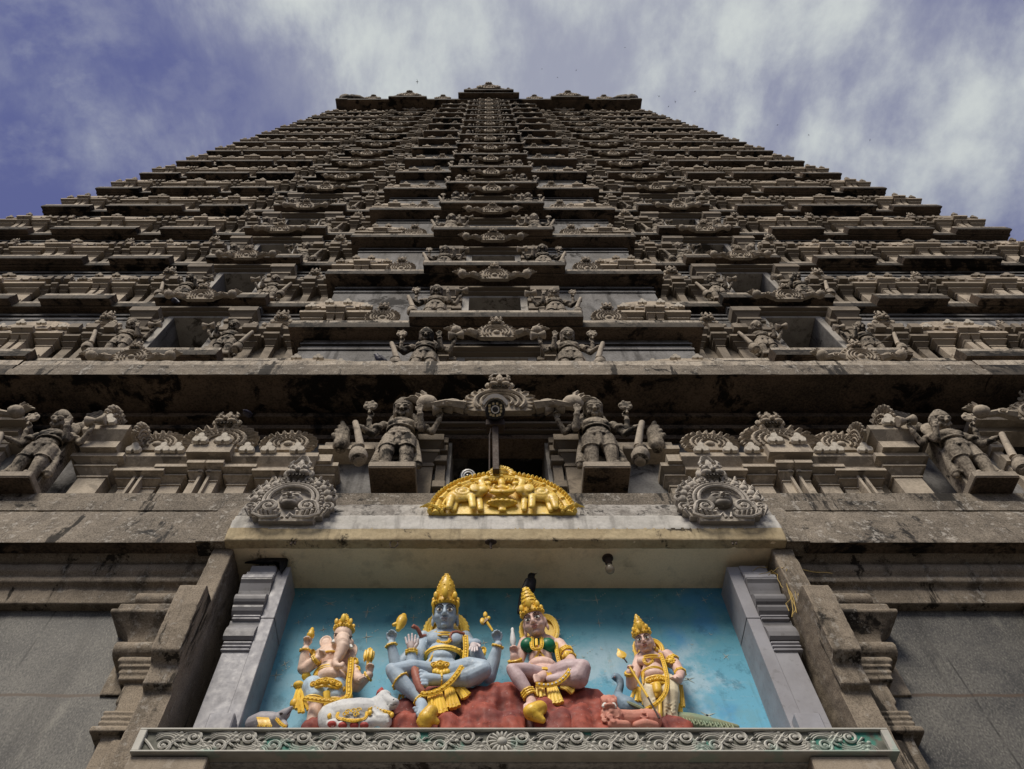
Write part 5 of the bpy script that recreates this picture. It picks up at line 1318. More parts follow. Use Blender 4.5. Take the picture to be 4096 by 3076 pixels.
# ---------- seated figure in a green blouse
Q=lambda X,Y,d=6.65: at(1950+X/2.48,2280+Y/2.48,d)
b0=Q(540,1400,6.6); F=Fig('deity_statue','seated deity statue in a green blouse with a black bird on her crown','statue',(b0.x,6.7,FLOOR))
b=MB(); g=MB(); ey=(MB(),MB()); ln=MB(); lp=MB(); wh=MB(); lg=MB()
h=.345; hc=Q(468,530,6.58); Mh=HM(hc,h,-14,25,-7); face(b,ey,ln,lp,Mh)
b.chain([Q(520,680,6.72),Q(490,600,6.66)],[.08,.085],14)
b.ell(Q(515,760,6.72),(.165,.11,.17),u=18,w=12); b.ell(Q(530,705,6.73),(.185,.085,.08),u=16,w=9); b.ell(Q(525,880,6.70),(.135,.105,.13),u=16,w=10); b.ell(Q(540,960,6.66),(.165,.12,.10),u=16,w=9); b.ell(Q(560,1040,6.66),(.19,.13,.10),u=16,w=9)
limb(b,[Q(370,720,6.74),Q(285,960,6.66),Q(265,860,6.58)],[.068,.066,.048]); hand(b,Q(255,850,6.57),Q(235,740,6.53)-Q(255,850,6.57),(.5,-1,0),.17,curl=48,thumb=1,u=9)
limb(b,[Q(710,740,6.74),Q(790,840,6.68),Q(840,930,6.60),Q(800,985,6.50)],[.075,.068,.062,.05])
limb(b,[Q(560,1050,6.56),Q(505,1080,6.44)],[.06,.05])
for i in range(5): b.chain([Q(510,1050+14*i,6.42),Q(462+5*abs(i-1),1045+16*i,6.39)],[.022,.017],8)
limb(b,[Q(430,1290,6.43),Q(440,1325,6.40),Q(410,1370,6.36)],[.05,.055,.05])
for i in range(4): b.chain([Q(400,1330+12*i,6.36),Q(368,1345+16*i,6.33)],[.022,.017],8)
body=F.sc('body',b,[M['skinpink']],.009,2)
limb(lg,[Q(520,1060,6.62),Q(380,1000,6.48),Q(245,985,6.40)],[.11,.085,.060]); limb(lg,[Q(245,990,6.40),Q(310,1080,6.41),Q(380,1180,6.42),Q(425,1260,6.43)],[.064,.078,.062,.045]); lg.ell(Q(235,975,6.39),(.055,.05,.05),u=12,w=8)
F.sc('raised_leg',lg,[M['legpink']],.011,2)
lg=MB(); limb(lg,[Q(640,1060,6.62),Q(800,990,6.48),Q(940,965,6.40)],[.12,.115,.085]); limb(lg,[Q(945,975,6.40),Q(900,1070,6.44),Q(780,1090,6.48),Q(620,1090,6.50)],[.088,.11,.09,.05]); lg.ell(Q(950,950,6.39),(.075,.07,.06),u=12,w=8)
F.sc('folded_leg',lg,[M['legpink']],.011,2)
[F.mb('eye',q_,M['eyew'],body) for q_ in ey]; F.mb('painted_line',ln,M['eyeb'],body); F.mb('lips',lp,M['lip'],body)
c_=MB()
for X in(402,598): c_.ell(Q(X,745,6.625),(.088,.075,.088),u=18,w=12)
c_.ell(Q(500,745,6.68),(.165,.085,.075),u=18,w=10); c_.chain([Q(640,760,6.66),Q(665,800,6.68)],[.05,.03],8); F.sc('blouse',c_,[M['green']],.009,2)
c_=MB(); crown(c_,Mh@Matrix.Translation((0,.03,.345)),[(.37,-.04),(.385,.0),(.37,.06),(.34,.10),(.29,.22),(.31,.27),(.27,.38),(.29,.42),(.24,.52),(.26,.56),(.205,.66),(.215,.70),(.16,.80),(.17,.83),(.10,.92),(.08,.97)],22); F.mb('crown',c_,M['gold'])
c_=MB(); halo(c_,Q(590,590,6.82),.125,.22,.018,w=wh,beads=24); halo(c_,Q(375,610,6.82),.055,.16,.014,beads=14); F.mb('halo',c_,M['goldworn']); F.mb('bead_rim',wh,M['white'])
sash(g,[Q(440,665,6.60),Q(438,730,6.55),Q(450,775,6.54),Q(487,785,6.54),Q(525,775,6.54),Q(540,730,6.55),Q(535,665,6.60)],.017); g.tube([Q(485,690,6.56),Q(488,755,6.54)],.018,7)
sash(g,[Q(515,800,6.57),Q(480,870,6.585),Q(430,960,6.585),Q(410,1010,6.58)],.011,False); sash(g,[Q(515,800,6.57),Q(560,860,6.58),Q(640,920,6.60)],.009,False)
ring(g,Q(528,920,6.68),.142,.115,.013,-.01); ring(g,Q(545,1000,6.65),.175,.135,.016,-.02); ring(g,Q(545,985,6.65),.172,.13,.010,-.02)
for (X,Y) in((580,1045),(650,1035)): 
    for r in(.034,.02): g.tube([Q(X,Y,6.50)+Vector((r*math.cos(t*.6283),0,r*1.2*math.sin(t*.6283))) for t in range(10)],.008,5,closed=True)
sash(g,[Q(680,720,6.66),Q(690,830,6.60),Q(715,930,6.57),Q(735,1000,6.54)],.016); wb=MB()
sash(g,[Q(835,930,6.44),Q(820,990,6.38),Q(760,1070,6.36),Q(680,1125,6.37),Q(580,1145,6.38),Q(480,1130,6.38)],.021,mbb=wb)
bangle(g,Q(710,740,6.74),Q(790,840,6.68),.75,.075,.013,3,.024); bangle(g,Q(790,840,6.68),Q(840,930,6.60),.35,.07,.012,2,.024); g.ell(Q(790,840,6.60),(.045,.03,.055),u=10,w=7)
bangle(g,Q(285,960,6.66),Q(265,860,6.58),.15,.066,.013,3,.026); bangle(g,Q(380,1180,6.42),Q(425,1260,6.43),.35,.062,.013,3,.026)
F.mb('gold_ornament',g,M['gold']); F.mb('bead_trim',wb,M['white'])
c_=MB(); c_.chain([Q(520,1370,6.34),Q(440,1410,6.33),Q(400,1400,6.33)],[.075,.085,.05],12); c_.chain([Q(480,1450,6.33),Q(545,1490,6.34)],[.06,.035],10); c_.ell(Q(500,1395,6.315),(.075,.03,.06),u=12,w=8); F.sc('sandal',c_,[M['gold']],.012,2)
c_=MB()
for (p0,p1,w0,w1,n) in((Q(520,1160,6.46),Q(530,1240,6.42),.045,.04,3),(Q(640,1170,6.48),Q(680,1310,6.42),.055,.06,4),(Q(740,1150,6.50),Q(850,1190,6.47),.04,.035,4)): c_=MB(); drapes(c_,(p0,p1),w0,w1,n); F.mb('hanging_cloth',c_,M['goldworn'])
c_=MB(); c_.lathe([(.012,-.14),(.03,-.10),(.034,-.04),(.024,.03),(.017,.08),(.02,.10),(.012,.125)],Q(250,660,6.53),12); F.mb('lotus_bud',c_,M['white'])
# ---------- elephant-headed standing figure
G=lambda X,Y,d=6.7: at(950+X/3.02,2400+Y/3.02,d)
b0=G(1080,1400,6.7); F=Fig('deity_statue','elephant-headed standing deity statue with pale trunk and light blue shorts','statue',(b0.x,6.72,FLOOR))
b=MB(); g=MB(); ln=MB(); cl=MB(); tk=MB()
b.ell(G(1275,430,6.64),(.105,.115,.125),u=16,w=11); b.ell(G(1270,500,6.60),(.098,.09,.10),u=14,w=9)
for X,s_ in((1190,-1),(1355,1)): b.ell(G(X,530,6.62),(.05,.055,.07),u=12,w=8)
b.chain([G(1265,470,6.56),G(1275,560,6.53),G(1245,650,6.54),G(1200,720,6.54),G(1175,760,6.53),G(1200,795,6.50),G(1255,800,6.49),G(1270,770,6.49)],[.078,.068,.055,.045,.038,.034,.030,.024],14)
for k in range(11):
    t=k/10; p=G(1275-75*t**1.6,520+200*t,6.53+.01*t); r=.073-.026*t
    b.tube([p+Vector((r*math.cos(a*.3927),-abs(r*math.sin(a*.3927))*.95,.012*math.sin(a*.39))) for a in range(9)],.0055,5)
def earf(X,Y,rx,rz,sg):
    p=G(X,Y,6.72); b.ell(p,(rx,.025,rz),rot=Matrix.Rotation(R(12*sg),3,'Y'),u=16,w=10); b.tube([p+Vector((rx*.92*math.cos(t*.3927),-.02,rz*.92*math.sin(t*.3927))) for t in range(16)],.011,6,closed=True)
earf(1068,515,.068,.085,-1); earf(1385,640,.055,.115,1)
b.ell(G(1150,690,6.72),(.165,.11,.16),u=18,w=12); b.ell(G(1170,620,6.74),(.19,.085,.08),u=16,w=9)
b.ell(G(1140,900,6.68),(.185,.15,.165),u=20,w=13); b.ell(G(1130,960,6.66),(.17,.15,.10),u=18,w=10); b.ell(G(1090,1060,6.70),(.17,.12,.10),u=16,w=9)
limb(b,[G(1010,650,6.77),G(795,830,6.68),G(820,600,6.60)],[.068,.066,.046]); hand(b,G(825,560,6.59),G(855,400,6.56)-G(825,560,6.59),(.15,-1,-.1),.165,curl=45,thumb=1,u=9)
limb(b,[G(1020,680,6.72),G(830,830,6.62),G(960,710,6.54)],[.066,.062,.042]); hand(b,G(965,700,6.53),G(1040,600,6.50)-G(965,700,6.53),(.6,-1,-.4),.165,curl=50,thumb=1,u=9)
limb(b,[G(1340,660,6.76),G(1440,1040,6.70),G(1590,910,6.62)],[.072,.068,.045]); hand(b,G(1605,885,6.61),G(1620,780,6.58)-G(1605,885,6.61),(-.2,-1,-.2),.155,curl=45,thumb=-1,u=9)
limb(b,[G(1350,700,6.74),G(1420,900,6.66),G(1470,960,6.56)],[.072,.065,.05]); hand(b,G(1470,930,6.55),G(1530,1010,6.52)-G(1470,930,6.55),(-.1,-1,.5),.15,curl=35,thumb=-1,u=9)
fl=lambda X,Y,d: Vector((G(X,Y,d).x,d,FLOOR+.16))
limb(b,[G(935,1150,6.66),G(945,1330,6.64),fl(940,1430,6.64)],[.10,.078,.062]); limb(b,[G(1190,1150,6.66),G(1170,1300,6.66),fl(1150,1400,6.66)],[.10,.078,.062])
for X in(1070,1300): b.ell(G(X+50,645,6.61),(.012,.01,.014),u=6,w=5)
body=F.sc('body',b,[M['skinpeach']],.0095,2)
c_=MB()
for (X,Y,dx,dy) in((1165,500,-22,20),(1365,560,20,25)): c_.chain([G(X,Y,6.60),G(X+dx*.4,Y+dy*.6,6.57),G(X+dx,Y+dy*.4,6.55)],[.026,.020,.008],9)
F.mb('tusk',c_,M['white'])
for X,Y,sg in((1190,425,-1),(1360,460,1)):
    p=G(X,Y,6.56); ln.ell(p+Vector((0,-.0,0)),(.012,.02,.012),u=8,w=6); ln.tube([p+Vector((-.03*sg*-1*(t-1),-.012,.018-.012*(t-1)**2)) for t in range(3)],.004,5)
nv=MB(); nv.ell(G(1150,880,6.535),(.017,.014,.014),u=8,w=6); F.mb('navel',nv,M['eyeb'],body); F.mb('painted_line',ln,M['eyeb'],body)
hc=G(1278,400,6.64); c_=MB(); crown(c_,HM(hc,.30,0,16),[(.36,.10),(.38,.15),(.37,.22),(.34,.26),(.28,.36),(.29,.41),(.22,.50),(.22,.55),(.14,.64),(.13,.68),(.06,.76),(.05,.80),(.015,.84)],20); F.mb('crown',c_,M['gold'])
for X0,X1,sg in((930,955,-1),(1200,1190,1)):
    cl.chain([G(X0+10*sg,1060,6.66),G(X1-15,1160,6.645)],[.128 if sg<0 else .115,.112 if sg<0 else .10],14)
cl.ell(G(1080,1050,6.69),(.17,.12,.09),u=14,w=9); F.sc('shorts',cl,[M['cloth']],.011,2)
ring(g,G(1150,815,6.69),.178,.145,.016,-.03); ring(g,G(1150,835,6.69),.182,.15,.010,-.03); belt(g,G(1105,1020,6.67),.182,.155,-.03,.045,3)
ring(g,G(1160,600,6.70),.10,.10,.013,.02)
for X0,rx,Y,s_ in((950,.118,1150,-1),(1190,.105,1180,1)): ring(g,G(X0,Y,6.645),rx,rx,.012,.0)
sash(g,[G(1370,700,6.62),G(1365,850,6.55),G(1345,1000,6.52),G(1345,1130,6.49),G(1290,1190,6.47),G(1180,1220,6.46),G(1050,1215,6.46),G(930,1200,6.47),G(820,1185,6.50)],.024)
sash(g,[G(985,820,6.60),G(950,900,6.57),G(880,970,6.57),G(820,1000,6.58)],.014,False)
bangle(g,G(795,830,6.68),G(820,600,6.60),.95,.053,.013); bangle(g,G(830,830,6.62),G(960,710,6.54),.85,.052,.012,2,.022); bangle(g,G(1440,1040,6.70),G(1590,910,6.62),.9,.05,.012)
for p,r in((G(1420,760,6.66),.06),(G(1450,850,6.64),.05),(G(910,640,6.68),.045)): g.ell(p,(r*.7,r*.5,r),u=9,w=7); g.tube([p+Vector((r*.5*math.cos(t*.785),-r*.5,r*.7*math.sin(t*.785))) for t in range(8)],r*.15,5,closed=True)
g.tube([G(1075,1120,6.52),G(1085,1240,6.53),G(1060,1380,6.56)],[.04,.032,.04],8)
F.mb('gold_ornament',g,M['gold'])
for pp in(((G(770,1060,6.66),G(720,1290,6.62)),.05,.05,3),((G(770,1200,6.62),G(800,1330,6.60)),.045,.045,3),((G(1350,1150,6.66),G(1350,1280,6.64)),.035,.035,3)):
    c_=MB(); drapes(c_,*pp); F.mb('hanging_cloth',c_,M['gold'])
for (X,Y,d,r) in((740,1030,6.64,(.06,.05,.045)),(830,920,6.66,(.05,.05,.05)),(690,1250,6.64,(.05,.045,.06))):
    c_=MB(); c_.ell(G(X,Y,d),r,u=12,w=8); F.mb('cloth_knot',c_,M['gold'])
c_=MB(); c_.lathe([(.02,-.05),(.04,-.03),(.045,0),(.03,.03),(.035,.05),(.02,.07),(.02,.09),(.006,.11)],G(885,420,6.55),12); F.mb('held_finial',c_,M['gold'])
c_=MB(); c_.lathe([(.012,-.10),(.02,-.04),(.045,0),(.05,.05),(.035,.10),(.01,.14)],G(1585,700,6.56),12); 
for k in range(7): c_.ell(G(1585,690,6.56)+Vector((.045*math.cos(k*.9),.045*math.sin(k*.9),.02)),(.018,.018,.07),u=6,w=5)
F.mb('lotus',c_,M['gold'])
# ---------- standing figure with a spear
U=lambda X,Y,d=6.7: at(2350+X/3.3217,2450+Y/3.3217,d)
b0=U(960,1420,6.7); F=Fig('deity_statue','slender standing deity statue in cream trousers holding a gold spear','statue',(b0.x,6.72,FLOOR))
b=MB(); g=MB(); ey=(MB(),MB()); ln=MB(); lp=MB(); tr=MB()
h=.265; hc=U(752,395,6.62); Mh=HM(hc,h,-16,26,-3); face(b,ey,ln,lp,Mh)
b.chain([U(835,530,6.74),U(790,470,6.68)],[.065,.068],12)
b.ell(U(830,640,6.73),(.135,.095,.15),u=18,w=12); b.ell(U(850,570,6.75),(.165,.075,.075),u=16,w=9)
for X,Y in((730,640),(910,600)): b.ell(U(X,Y,6.66),(.065,.04,.055),u=12,w=8)
b.ell(U(870,790,6.70),(.12,.10,.12),u=16,w=10); b.ell(U(880,850,6.68),(.128,.105,.08),u=16,w=9); b.ell(U(920,950,6.72),(.15,.11,.10),u=16,w=9)
limb(b,[U(690,610,6.78),U(585,960,6.68),U(560,800,6.56)],[.058,.060,.042]); hand(b,U(560,800,6.56),U(545,690,6.52)-U(560,800,6.56),(.6,-1,0),.135,curl=55,thumb=1,u=9)
limb(b,[U(1060,575,6.77),U(1165,690,6.74),U(1235,810,6.68),U(1215,900,6.62)],[.072,.062,.055,.04]); b.ell(U(1190,880,6.60),(.055,.045,.05),u=12,w=8); hand(b,U(1215,905,6.61),U(1100,890,6.56)-U(1215,905,6.61),(0,-.3,1),.135,curl=12,thumb=-1,spread=.05,u=9)
body=F.sc('body',b,[M['skinpink']],.008,2)
[F.mb('eye',q_,M['eyew'],body) for q_ in ey]; F.mb('painted_line',ln,M['eyeb'],body); F.mb('lips',lp,M['lip'],body)
fu=lambda X,Y,d: Vector((U(X,Y,d).x,d,FLOOR+.14))
limb(tr,[U(850,970,6.70),U(830,1100,6.66),U(870,1330,6.66),fu(880,1400,6.66)],[.105,.098,.072,.062]); limb(tr,[U(1060,960,6.70),U(1090,1090,6.64),U(1085,1330,6.66),fu(1080,1400,6.66)],[.12,.108,.085,.075])
for X,Y,k in((840,1180,3),(1100,1220,4)):
    for i in range(k): tr.tube([U(X-70,Y+i*45-30,6.58),U(X,Y+i*45,6.55),U(X+75,Y+i*45-45,6.58)],.007,5)
F.sc('trousers',tr,[M['creamcloth']],.010,2)
c_=MB(); crown(c_,Mh@Matrix.Translation((0,.03,.325)),[(.37,-.04),(.39,.01),(.37,.08),(.35,.12),(.30,.24),(.31,.30),(.25,.42),(.26,.48),(.18,.60),(.18,.66),(.10,.78),(.09,.84),(.03,.94)],20); F.mb('crown',c_,M['gold'])
c_=MB(); halo(c_,U(880,480,6.82),.105,.135,.014,beads=22); halo(c_,U(690,500,6.82),.06,.13,.012,beads=12); c_.ell(U(915,490,6.66),(.025,.02,.03),u=9,w=6); F.mb('halo',c_,M['gold'])
ring(g,U(825,545,6.70),.105,.085,.013,.02); ring(g,U(830,565,6.69),.125,.095,.010,.03)
sash(g,[U(755,580,6.64),U(750,640,6.615),U(775,675,6.61),U(810,685,6.61),U(850,665,6.61),U(865,620,6.615),U(860,570,6.64)],.013)
ring(g,U(850,740,6.69),.125,.105,.012,-.02); ring(g,U(850,755,6.69),.124,.105,.008,-.02); belt(g,U(905,905,6.68),.14,.12,-.02,.036,3)
sash(g,[U(965,540,6.66),U(1010,660,6.60),U(1045,800,6.57),U(1060,920,6.54),U(1040,1050,6.50),U(980,1150,6.49),U(900,1220,6.50),U(780,1285,6.53)],.018)
sash(g,[U(745,790,6.62),U(735,870,6.60),U(740,940,6.60)],.009,False)
bangle(g,U(1165,690,6.74),U(1235,810,6.68),.9,.055,.011,2,.02); bangle(g,U(585,960,6.68),U(560,800,6.56),.85,.046,.011,2,.02); bangle(g,U(1060,575,6.77),U(1165,690,6.74),.55,.07,.012,2,.022)
p=U(1105,635,6.68); g.ell(p,(.035,.02,.035),u=9,w=6)
for k in range(8): g.ell(p+Vector((.042*math.cos(k*.785),-.005,.042*math.sin(k*.785))),(.016,.012,.016),u=6,w=5)
g.chain([U(920,980,6.56),U(930,1050,6.55),U(920,1110,6.56)],[.05,.045,.02],10); g.tube([U(960,1120,6.57),U(965,1250,6.58),U(970,1400,6.60)],[.02,.018,.022],7); F.mb('gold_ornament',g,M['gold'])
for pp in(((U(670,1010,6.72),U(640,1150,6.68)),.05,.045,3),((U(710,1130,6.70),U(700,1200,6.68)),.03,.035,2),((U(1230,970,6.74),U(1240,1230,6.70)),.03,.035,3),((U(1220,1220,6.72),U(1215,1420,6.70)),.03,.035,3)):
    c_=MB(); drapes(c_,*pp); F.mb('hanging_cloth',c_,M['gold'])
c_=MB(); A,B_,C_,D_=U(478,600,6.50),U(525,665,6.50),U(805,1130,6.46),U(955,1405,6.44)
c_.mi=1; c_.tube([A,B_],.008,7); c_.tube([C_,D_],.009,7); c_.mi=0; c_.tube([B_+(C_-B_)*.14,C_],.013,8)
dd=(A-C_).normalized(); sd=dd.cross(Vector((0,-1,0))).normalized()
tip=[(0,-.02),(.03,.0),(.055,.035),(.05,.07),(.02,.11),(0,.15)]
pl=[A+dd*z+sd*x for x,z in tip]+[A+dd*z-sd*x for x,z in reversed(tip[1:-1])]
cen=A+dd*.05+Vector((0,-.022,0)); n=len(pl); c_.add([cen]+pl+[A+dd*.05+Vector((0,.022,0))],[(0,1+i,1+(i+1)%n) for i in range(n)]+[(n+1,1+(i+1)%n,1+i) for i in range(n)]); c_.ell(A,.018,u=8,w=6)
F.mb('spear',c_,[M['gold'],M['eyeb']])
# ---------- red rock seat and mounds
def rockshape(name,label,tops,base,rad=None,cat='rock',vox=.022):
    f=Fig(name,label,cat,base); b=MB()
    for (p,r) in tops:
        b.cap(p-Vector((0,0,r)),Vector((p.x,p.y-.03,FLOOR+.02)),r,r*1.12,10)
    for v in b.v: pass
    b.v=[(x,y,max(z,FLOOR-.01)) for x,y,z in b.v]
    me=sculpt(b,name,[M['rock']],vox,2,disp=(.05,3.4))
    for v in me.vertices: v.co.z=max(v.co.z,FLOOR+.001)
    o=bpy.data.objects.new('mound',me); COL.objects.link(o); o.parent=f.root; o.matrix_parent_inverse=f.inv; return f
tops=[(S(380,1330,6.62),.12),(S(360,1440,6.55),.10),(S(470,1300,6.64),.14),(S(600,1240,6.68),.15),(S(740,1190,6.70),.17),(S(900,1160,6.70),.18),(S(1050,1160,6.70),.18),(S(1200,1150,6.70),.18),(S(1350,1148,6.70),.18),(S(1500,1142,6.70),.18),
 (Q(200,1165,6.70),.18),(Q(330,1160,6.70),.18),(Q(480,1160,6.70),.17),(Q(640,1160,6.70),.17),(Q(800,1160,6.70),.16),(Q(940,1180,6.68),.15),(Q(1030,1215,6.66),.13),(Q(1080,1300,6.60),.12),(Q(1060,1400,6.52),.14),(Q(900,1350,6.52),.15),(Q(700,1380,6.50),.14),(Q(560,1330,6.52),.14),(Q(250,1400,6.50),.14),(Q(60,1420,6.50),.13),(S(1250,1350,6.52),.15),(S(1100,1400,6.50),.14),(S(900,1430,6.48),.13),(S(560,1440,6.50),.12),(S(430,1420,6.52),.12),(Q(930,1420,6.46),.13)]
rockshape('rock_outcrop','long lumpy red painted rock that the two seated statues sit on',tops,(S(1200,1500,6.6).x,6.65,FLOOR))
rockshape('rock_mound','small red painted rock mound under the elephant-headed statue',[(G(930,1440,6.66),.09),(G(860,1480,6.62),.07),(G(1010,1420,6.66),.09),(G(1120,1440,6.66),.09)],(G(940,1500,6.6).x,6.65,FLOOR),None,vox=.016)
rockshape('rock_mound','small red painted rock mound under the statue with the spear',[(U(1080,1410,6.66),.08),(U(1180,1440,6.64),.08),(U(1000,1430,6.66),.08),(U(900,1420,6.68),.08),(U(1260,1480,6.62),.055)],(U(1080,1480,6.6).x,6.65,FLOOR),None,vox=.016)
# ---------- reclining white bull
def CB(X,Y,d=6.5): return G(X,Y,d)
F=Fig('bull_statue','white reclining bull statue with gold ornaments and a saddle cloth','statue',(G(1400,1500,6.5).x,6.52,FLOOR))
b=MB(); z=FLOOR
b.chain([G(1130,1420,6.52),G(1280,1390,6.50),G(1480,1370,6.48),G(1600,1360,6.47)],[.135,.15,.15,.135],18); b.ell(G(1560,1290,6.50),(.075,.06,.06),u=14,w=9)
b.ell(G(1120,1450,6.47),(.12,.10,.13),u=16,w=10)
b.chain([G(1620,1360,6.47),G(1700,1290,6.46),G(1770,1200,6.45)],[.13,.105,.08],16)
b.chain([S(205,1270,6.44),S(275,1300,6.40),S(325,1310,6.37)],[.075,.062,.048],14); b.ell(S(335,1305,6.36),(.042,.045,.04),u=12,w=8); b.ell(S(225,1235,6.44),(.072,.065,.055),u=12,w=8)
b.ell(S(310,1340,6.38),(.045,.045,.03),u=10,w=7)
b.chain([S(160,1270,6.47),S(110,1295,6.48)],[.03,.014],10); b.chain([S(150,1330,6.44),S(200,1420,6.41),S(230,1500,6.40)],[.09,.085,.07],12)
for i in range(6): b.tube([S(100+26*i,1370-10*i,6.36),S(150+22*i,1440,6.335),S(215+10*i,1470+8*i,6.35)],.011,6)
b.chain([G(1640,1470,6.40),G(1500,1500,6.36)],[.055,.045],12); b.chain([S(60,1480,6.40),S(190,1500,6.38)],[.055,.045],12); b.chain([G(1330,1480,6.40),G(1120,1500,6.38)],[.06,.045],12); b.chain([G(1400,1490,6.38),G(1250,1510,6.36)],[.05,.04],12)
b.v=[(x,y,max(q,FLOOR)) for x,y,q in b.v]
body=F.sc('body',b,[M['white']],.0095,2)
c_=MB(); 
for X,Y in((1140,1500),(1270,1515),(1410,1515),(1530,1515)): c_.ell(G(X,Y,6.34),(.045,.035,.03),u=10,w=7)
F.mb('hoof',c_,M['red']); c_=MB(); p=S(190,1200,6.44); c_.lathe([(.05,-.03),(.045,.0),(.025,.035),(.008,.06)],p,10); c_.ell(S(205,1195,6.44),(.02,.02,.03),u=7,w=5); F.mb('horn',c_,M['red'])
c_=MB(); c_.ell(S(125,1285,6.45),(.035,.012,.022),rot=Matrix.Rotation(R(-25),3,'Y'),u=10,w=6); F.mb('inner_ear',c_,M['lion'])
c_=MB(); c_.ell(S(236,1240,6.375),(.022,.012,.012),u=9,w=6); F.mb('eye',c_,M['eyeb']); c_=MB(); c_.ell(S(322,1275,6.325),(.012,.008,.010),u=8,w=6); F.mb('nostril',c_,M['eyeb']); c_=MB(); c_.tube([S(285,1325,6.345),S(315,1330,6.325),S(350,1320,6.325)],.004,5); F.mb('mouth_line',c_,M['eyeb'])
c_=MB(); pts=[G(1265,1300,6.42),G(1530,1295,6.40),G(1545,1420,6.325),G(1400,1450,6.315),G(1205,1415,6.335)]
cc=sum(pts,Vector())/5+Vector((0,-.03,0)); c_.add([cc+Vector((0,-.0,0))]+pts+[p+Vector((0,.05,-.02)) for p in pts],[(0,1+i,1+(i+1)%5) for i in range(5)]+[(1+i,6+i,6+(i+1)%5,1+(i+1)%5) for i in range(5)])
F.mb('saddle_cloth',c_,M['white'],smooth=None)
g=MB(); sash(g,pts[:3]+[pts[3],pts[4],pts[0]],.012,False)
for (X,Y) in((1330,1350),(1400,1340),(1460,1330),(1300,1380),(1430,1385)): g.tube([G(X,Y,6.30)+Vector((.03*(1-t/14)*math.cos(t*.7),0,.03*(1-t/14)*math.sin(t*.7))) for t in range(12)],.006,5)
sash(g,[G(1265,1430,6.305),G(1340,1455,6.30),G(1420,1460,6.30),G(1500,1440,6.31)],.012)
sash(g,[S(85,1310,6.42),S(130,1350,6.36),S(200,1385,6.335),S(270,1405,6.335),S(305,1420,6.35)],.016); sash(g,[G(1030,1420,6.44),G(1100,1350,6.40),G(1200,1320,6.39),G(1260,1310,6.40)],.011); sash(g,[G(1540,1330,6.37),G(1600,1310,6.35),G(1640,1290,6.36)],.012)
for p in(G(1110,1400,6.37),G(1600,1360,6.33),S(300,1430,6.34)): g.ell(p,(.022,.02,.03),u=9,w=6)
F.mb('gold_ornament',g,M['gold'])
# ---------- mouse
F=Fig('mouse_statue','grey crouching mouse statue with a gold saddle cloth','statue',(G(330,1500,6.5).x,6.55,FLOOR))
b=MB(); b.chain([G(200,1500,6.58),G(290,1480,6.55),G(420,1470,6.52),G(520,1440,6.50)],[.09,.105,.095,.065],14); b.chain([G(520,1420,6.50),G(570,1380,6.47),G(640,1310,6.44)],[.062,.055,.024],12); b.ell(G(655,1295,6.43),(.018,.016,.016),u=8,w=6)
b.ell(G(435,1395,6.50),(.034,.02,.032),u=12,w=8); b.chain([G(560,1490,6.48),G(580,1520,6.46)],[.035,.03],9); b.v=[(x,y,max(q,FLOOR)) for x,y,q in b.v]
body=F.sc('body',b,[M['mouse']],.009,2)
c_=MB(); c_.ell(G(432,1392,6.475),(.022,.01,.02),u=9,w=6); F.mb('inner_ear',c_,M['lion'],body); c_=MB(); c_.ell(G(528,1372,6.43),(.020,.012,.012),u=9,w=6); c_.tube([G(600,1385,6.43),G(640,1340,6.42)],.005,5); F.mb('painted_line',c_,M['eyeb'],body)
c_=MB(); 
n=8; grid=[]
for i in range(n+1):
    for k in range(n+1):
        t=i/n; s_=k/n; p0=G(225+140*t,1415-5*t,6.49).lerp(G(255+160*t,1515+5*t,6.425),s_); grid.append(p0+Vector((0,-.028*math.sin(math.pi*s_)-.01,0)))
c_.add(grid,[(i*(n+1)+k,(i+1)*(n+1)+k,(i+1)*(n+1)+k+1,i*(n+1)+k+1) for i in range(n) for k in range(n)])
for i in range(12): c_.tube([grid[min(n,int(i*n/11))*(n+1)+n],grid[min(n,int(i*n/11))*(n+1)+n]+Vector((0,-.002,-.022))],.006,5)
F.mb('saddle_cloth',c_,M['gold']); g=MB(); sash(g,[G(465,1420,6.455),G(500,1470,6.425),G(550,1515,6.42),G(590,1530,6.425)],.013); F.mb('collar',g,M['gold'])
# ---------- salmon lion
F=Fig('lion_statue','salmon pink crouching lion statue with curly mane and bulging eyes','statue',(U(560,1480,6.5).x,6.52,FLOOR))
b=MB(); b.chain([U(420,1430,6.50),U(600,1430,6.52),U(760,1420,6.54),U(860,1430,6.54)],[.10,.095,.095,.10],16); b.ell(U(800,1400,6.52),(.09,.07,.10),u=14,w=9)
b.ell(U(320,1380,6.44),(.115,.10,.11),u=18,w=12); b.ell(U(290,1240,6.44),(.085,.09,.085),u=16,w=11); b.ell(U(280,1180,6.46),(.085,.08,.05),u=14,w=8)
for X in(230,350): b.ell(U(X,1185,6.37),(.034,.03,.038),u=10,w=7); b.ell(U(X-5,1140,6.44),(.028,.03,.04),u=8,w=6)
b.ell(U(290,1260,6.36),(.07,.06,.03),u=12,w=7); b.chain([U(650,1500,6.44),U(760,1475,6.42),U(900,1500,6.44)],[.04,.05,.04],12); b.chain([U(330,1490,6.40),U(520,1490,6.42)],[.05,.04],12)
b.v=[(x,y,max(q,FLOOR)) for x,y,q in b.v]
for (X,Y,r) in((300,1380,.036),(395,1370,.033),(225,1320,.022),(320,1300,.022),(400,1300,.022),(230,1430,.03),(345,1440,.03),(205,1380,.02),(450,1340,.02)):
    p=U(X,Y,6.345+.00035*abs(X-320)); spiral(b,p.x,p.z,r,1.4,90,p.y,.012,1,14,5)
for X in(190,250,310,370): b.tube([U(X,1130,6.43),U(X+10,1170,6.39)],[.018,.012],6)
body=F.sc('body',b,[M['lion']],.0075,1)
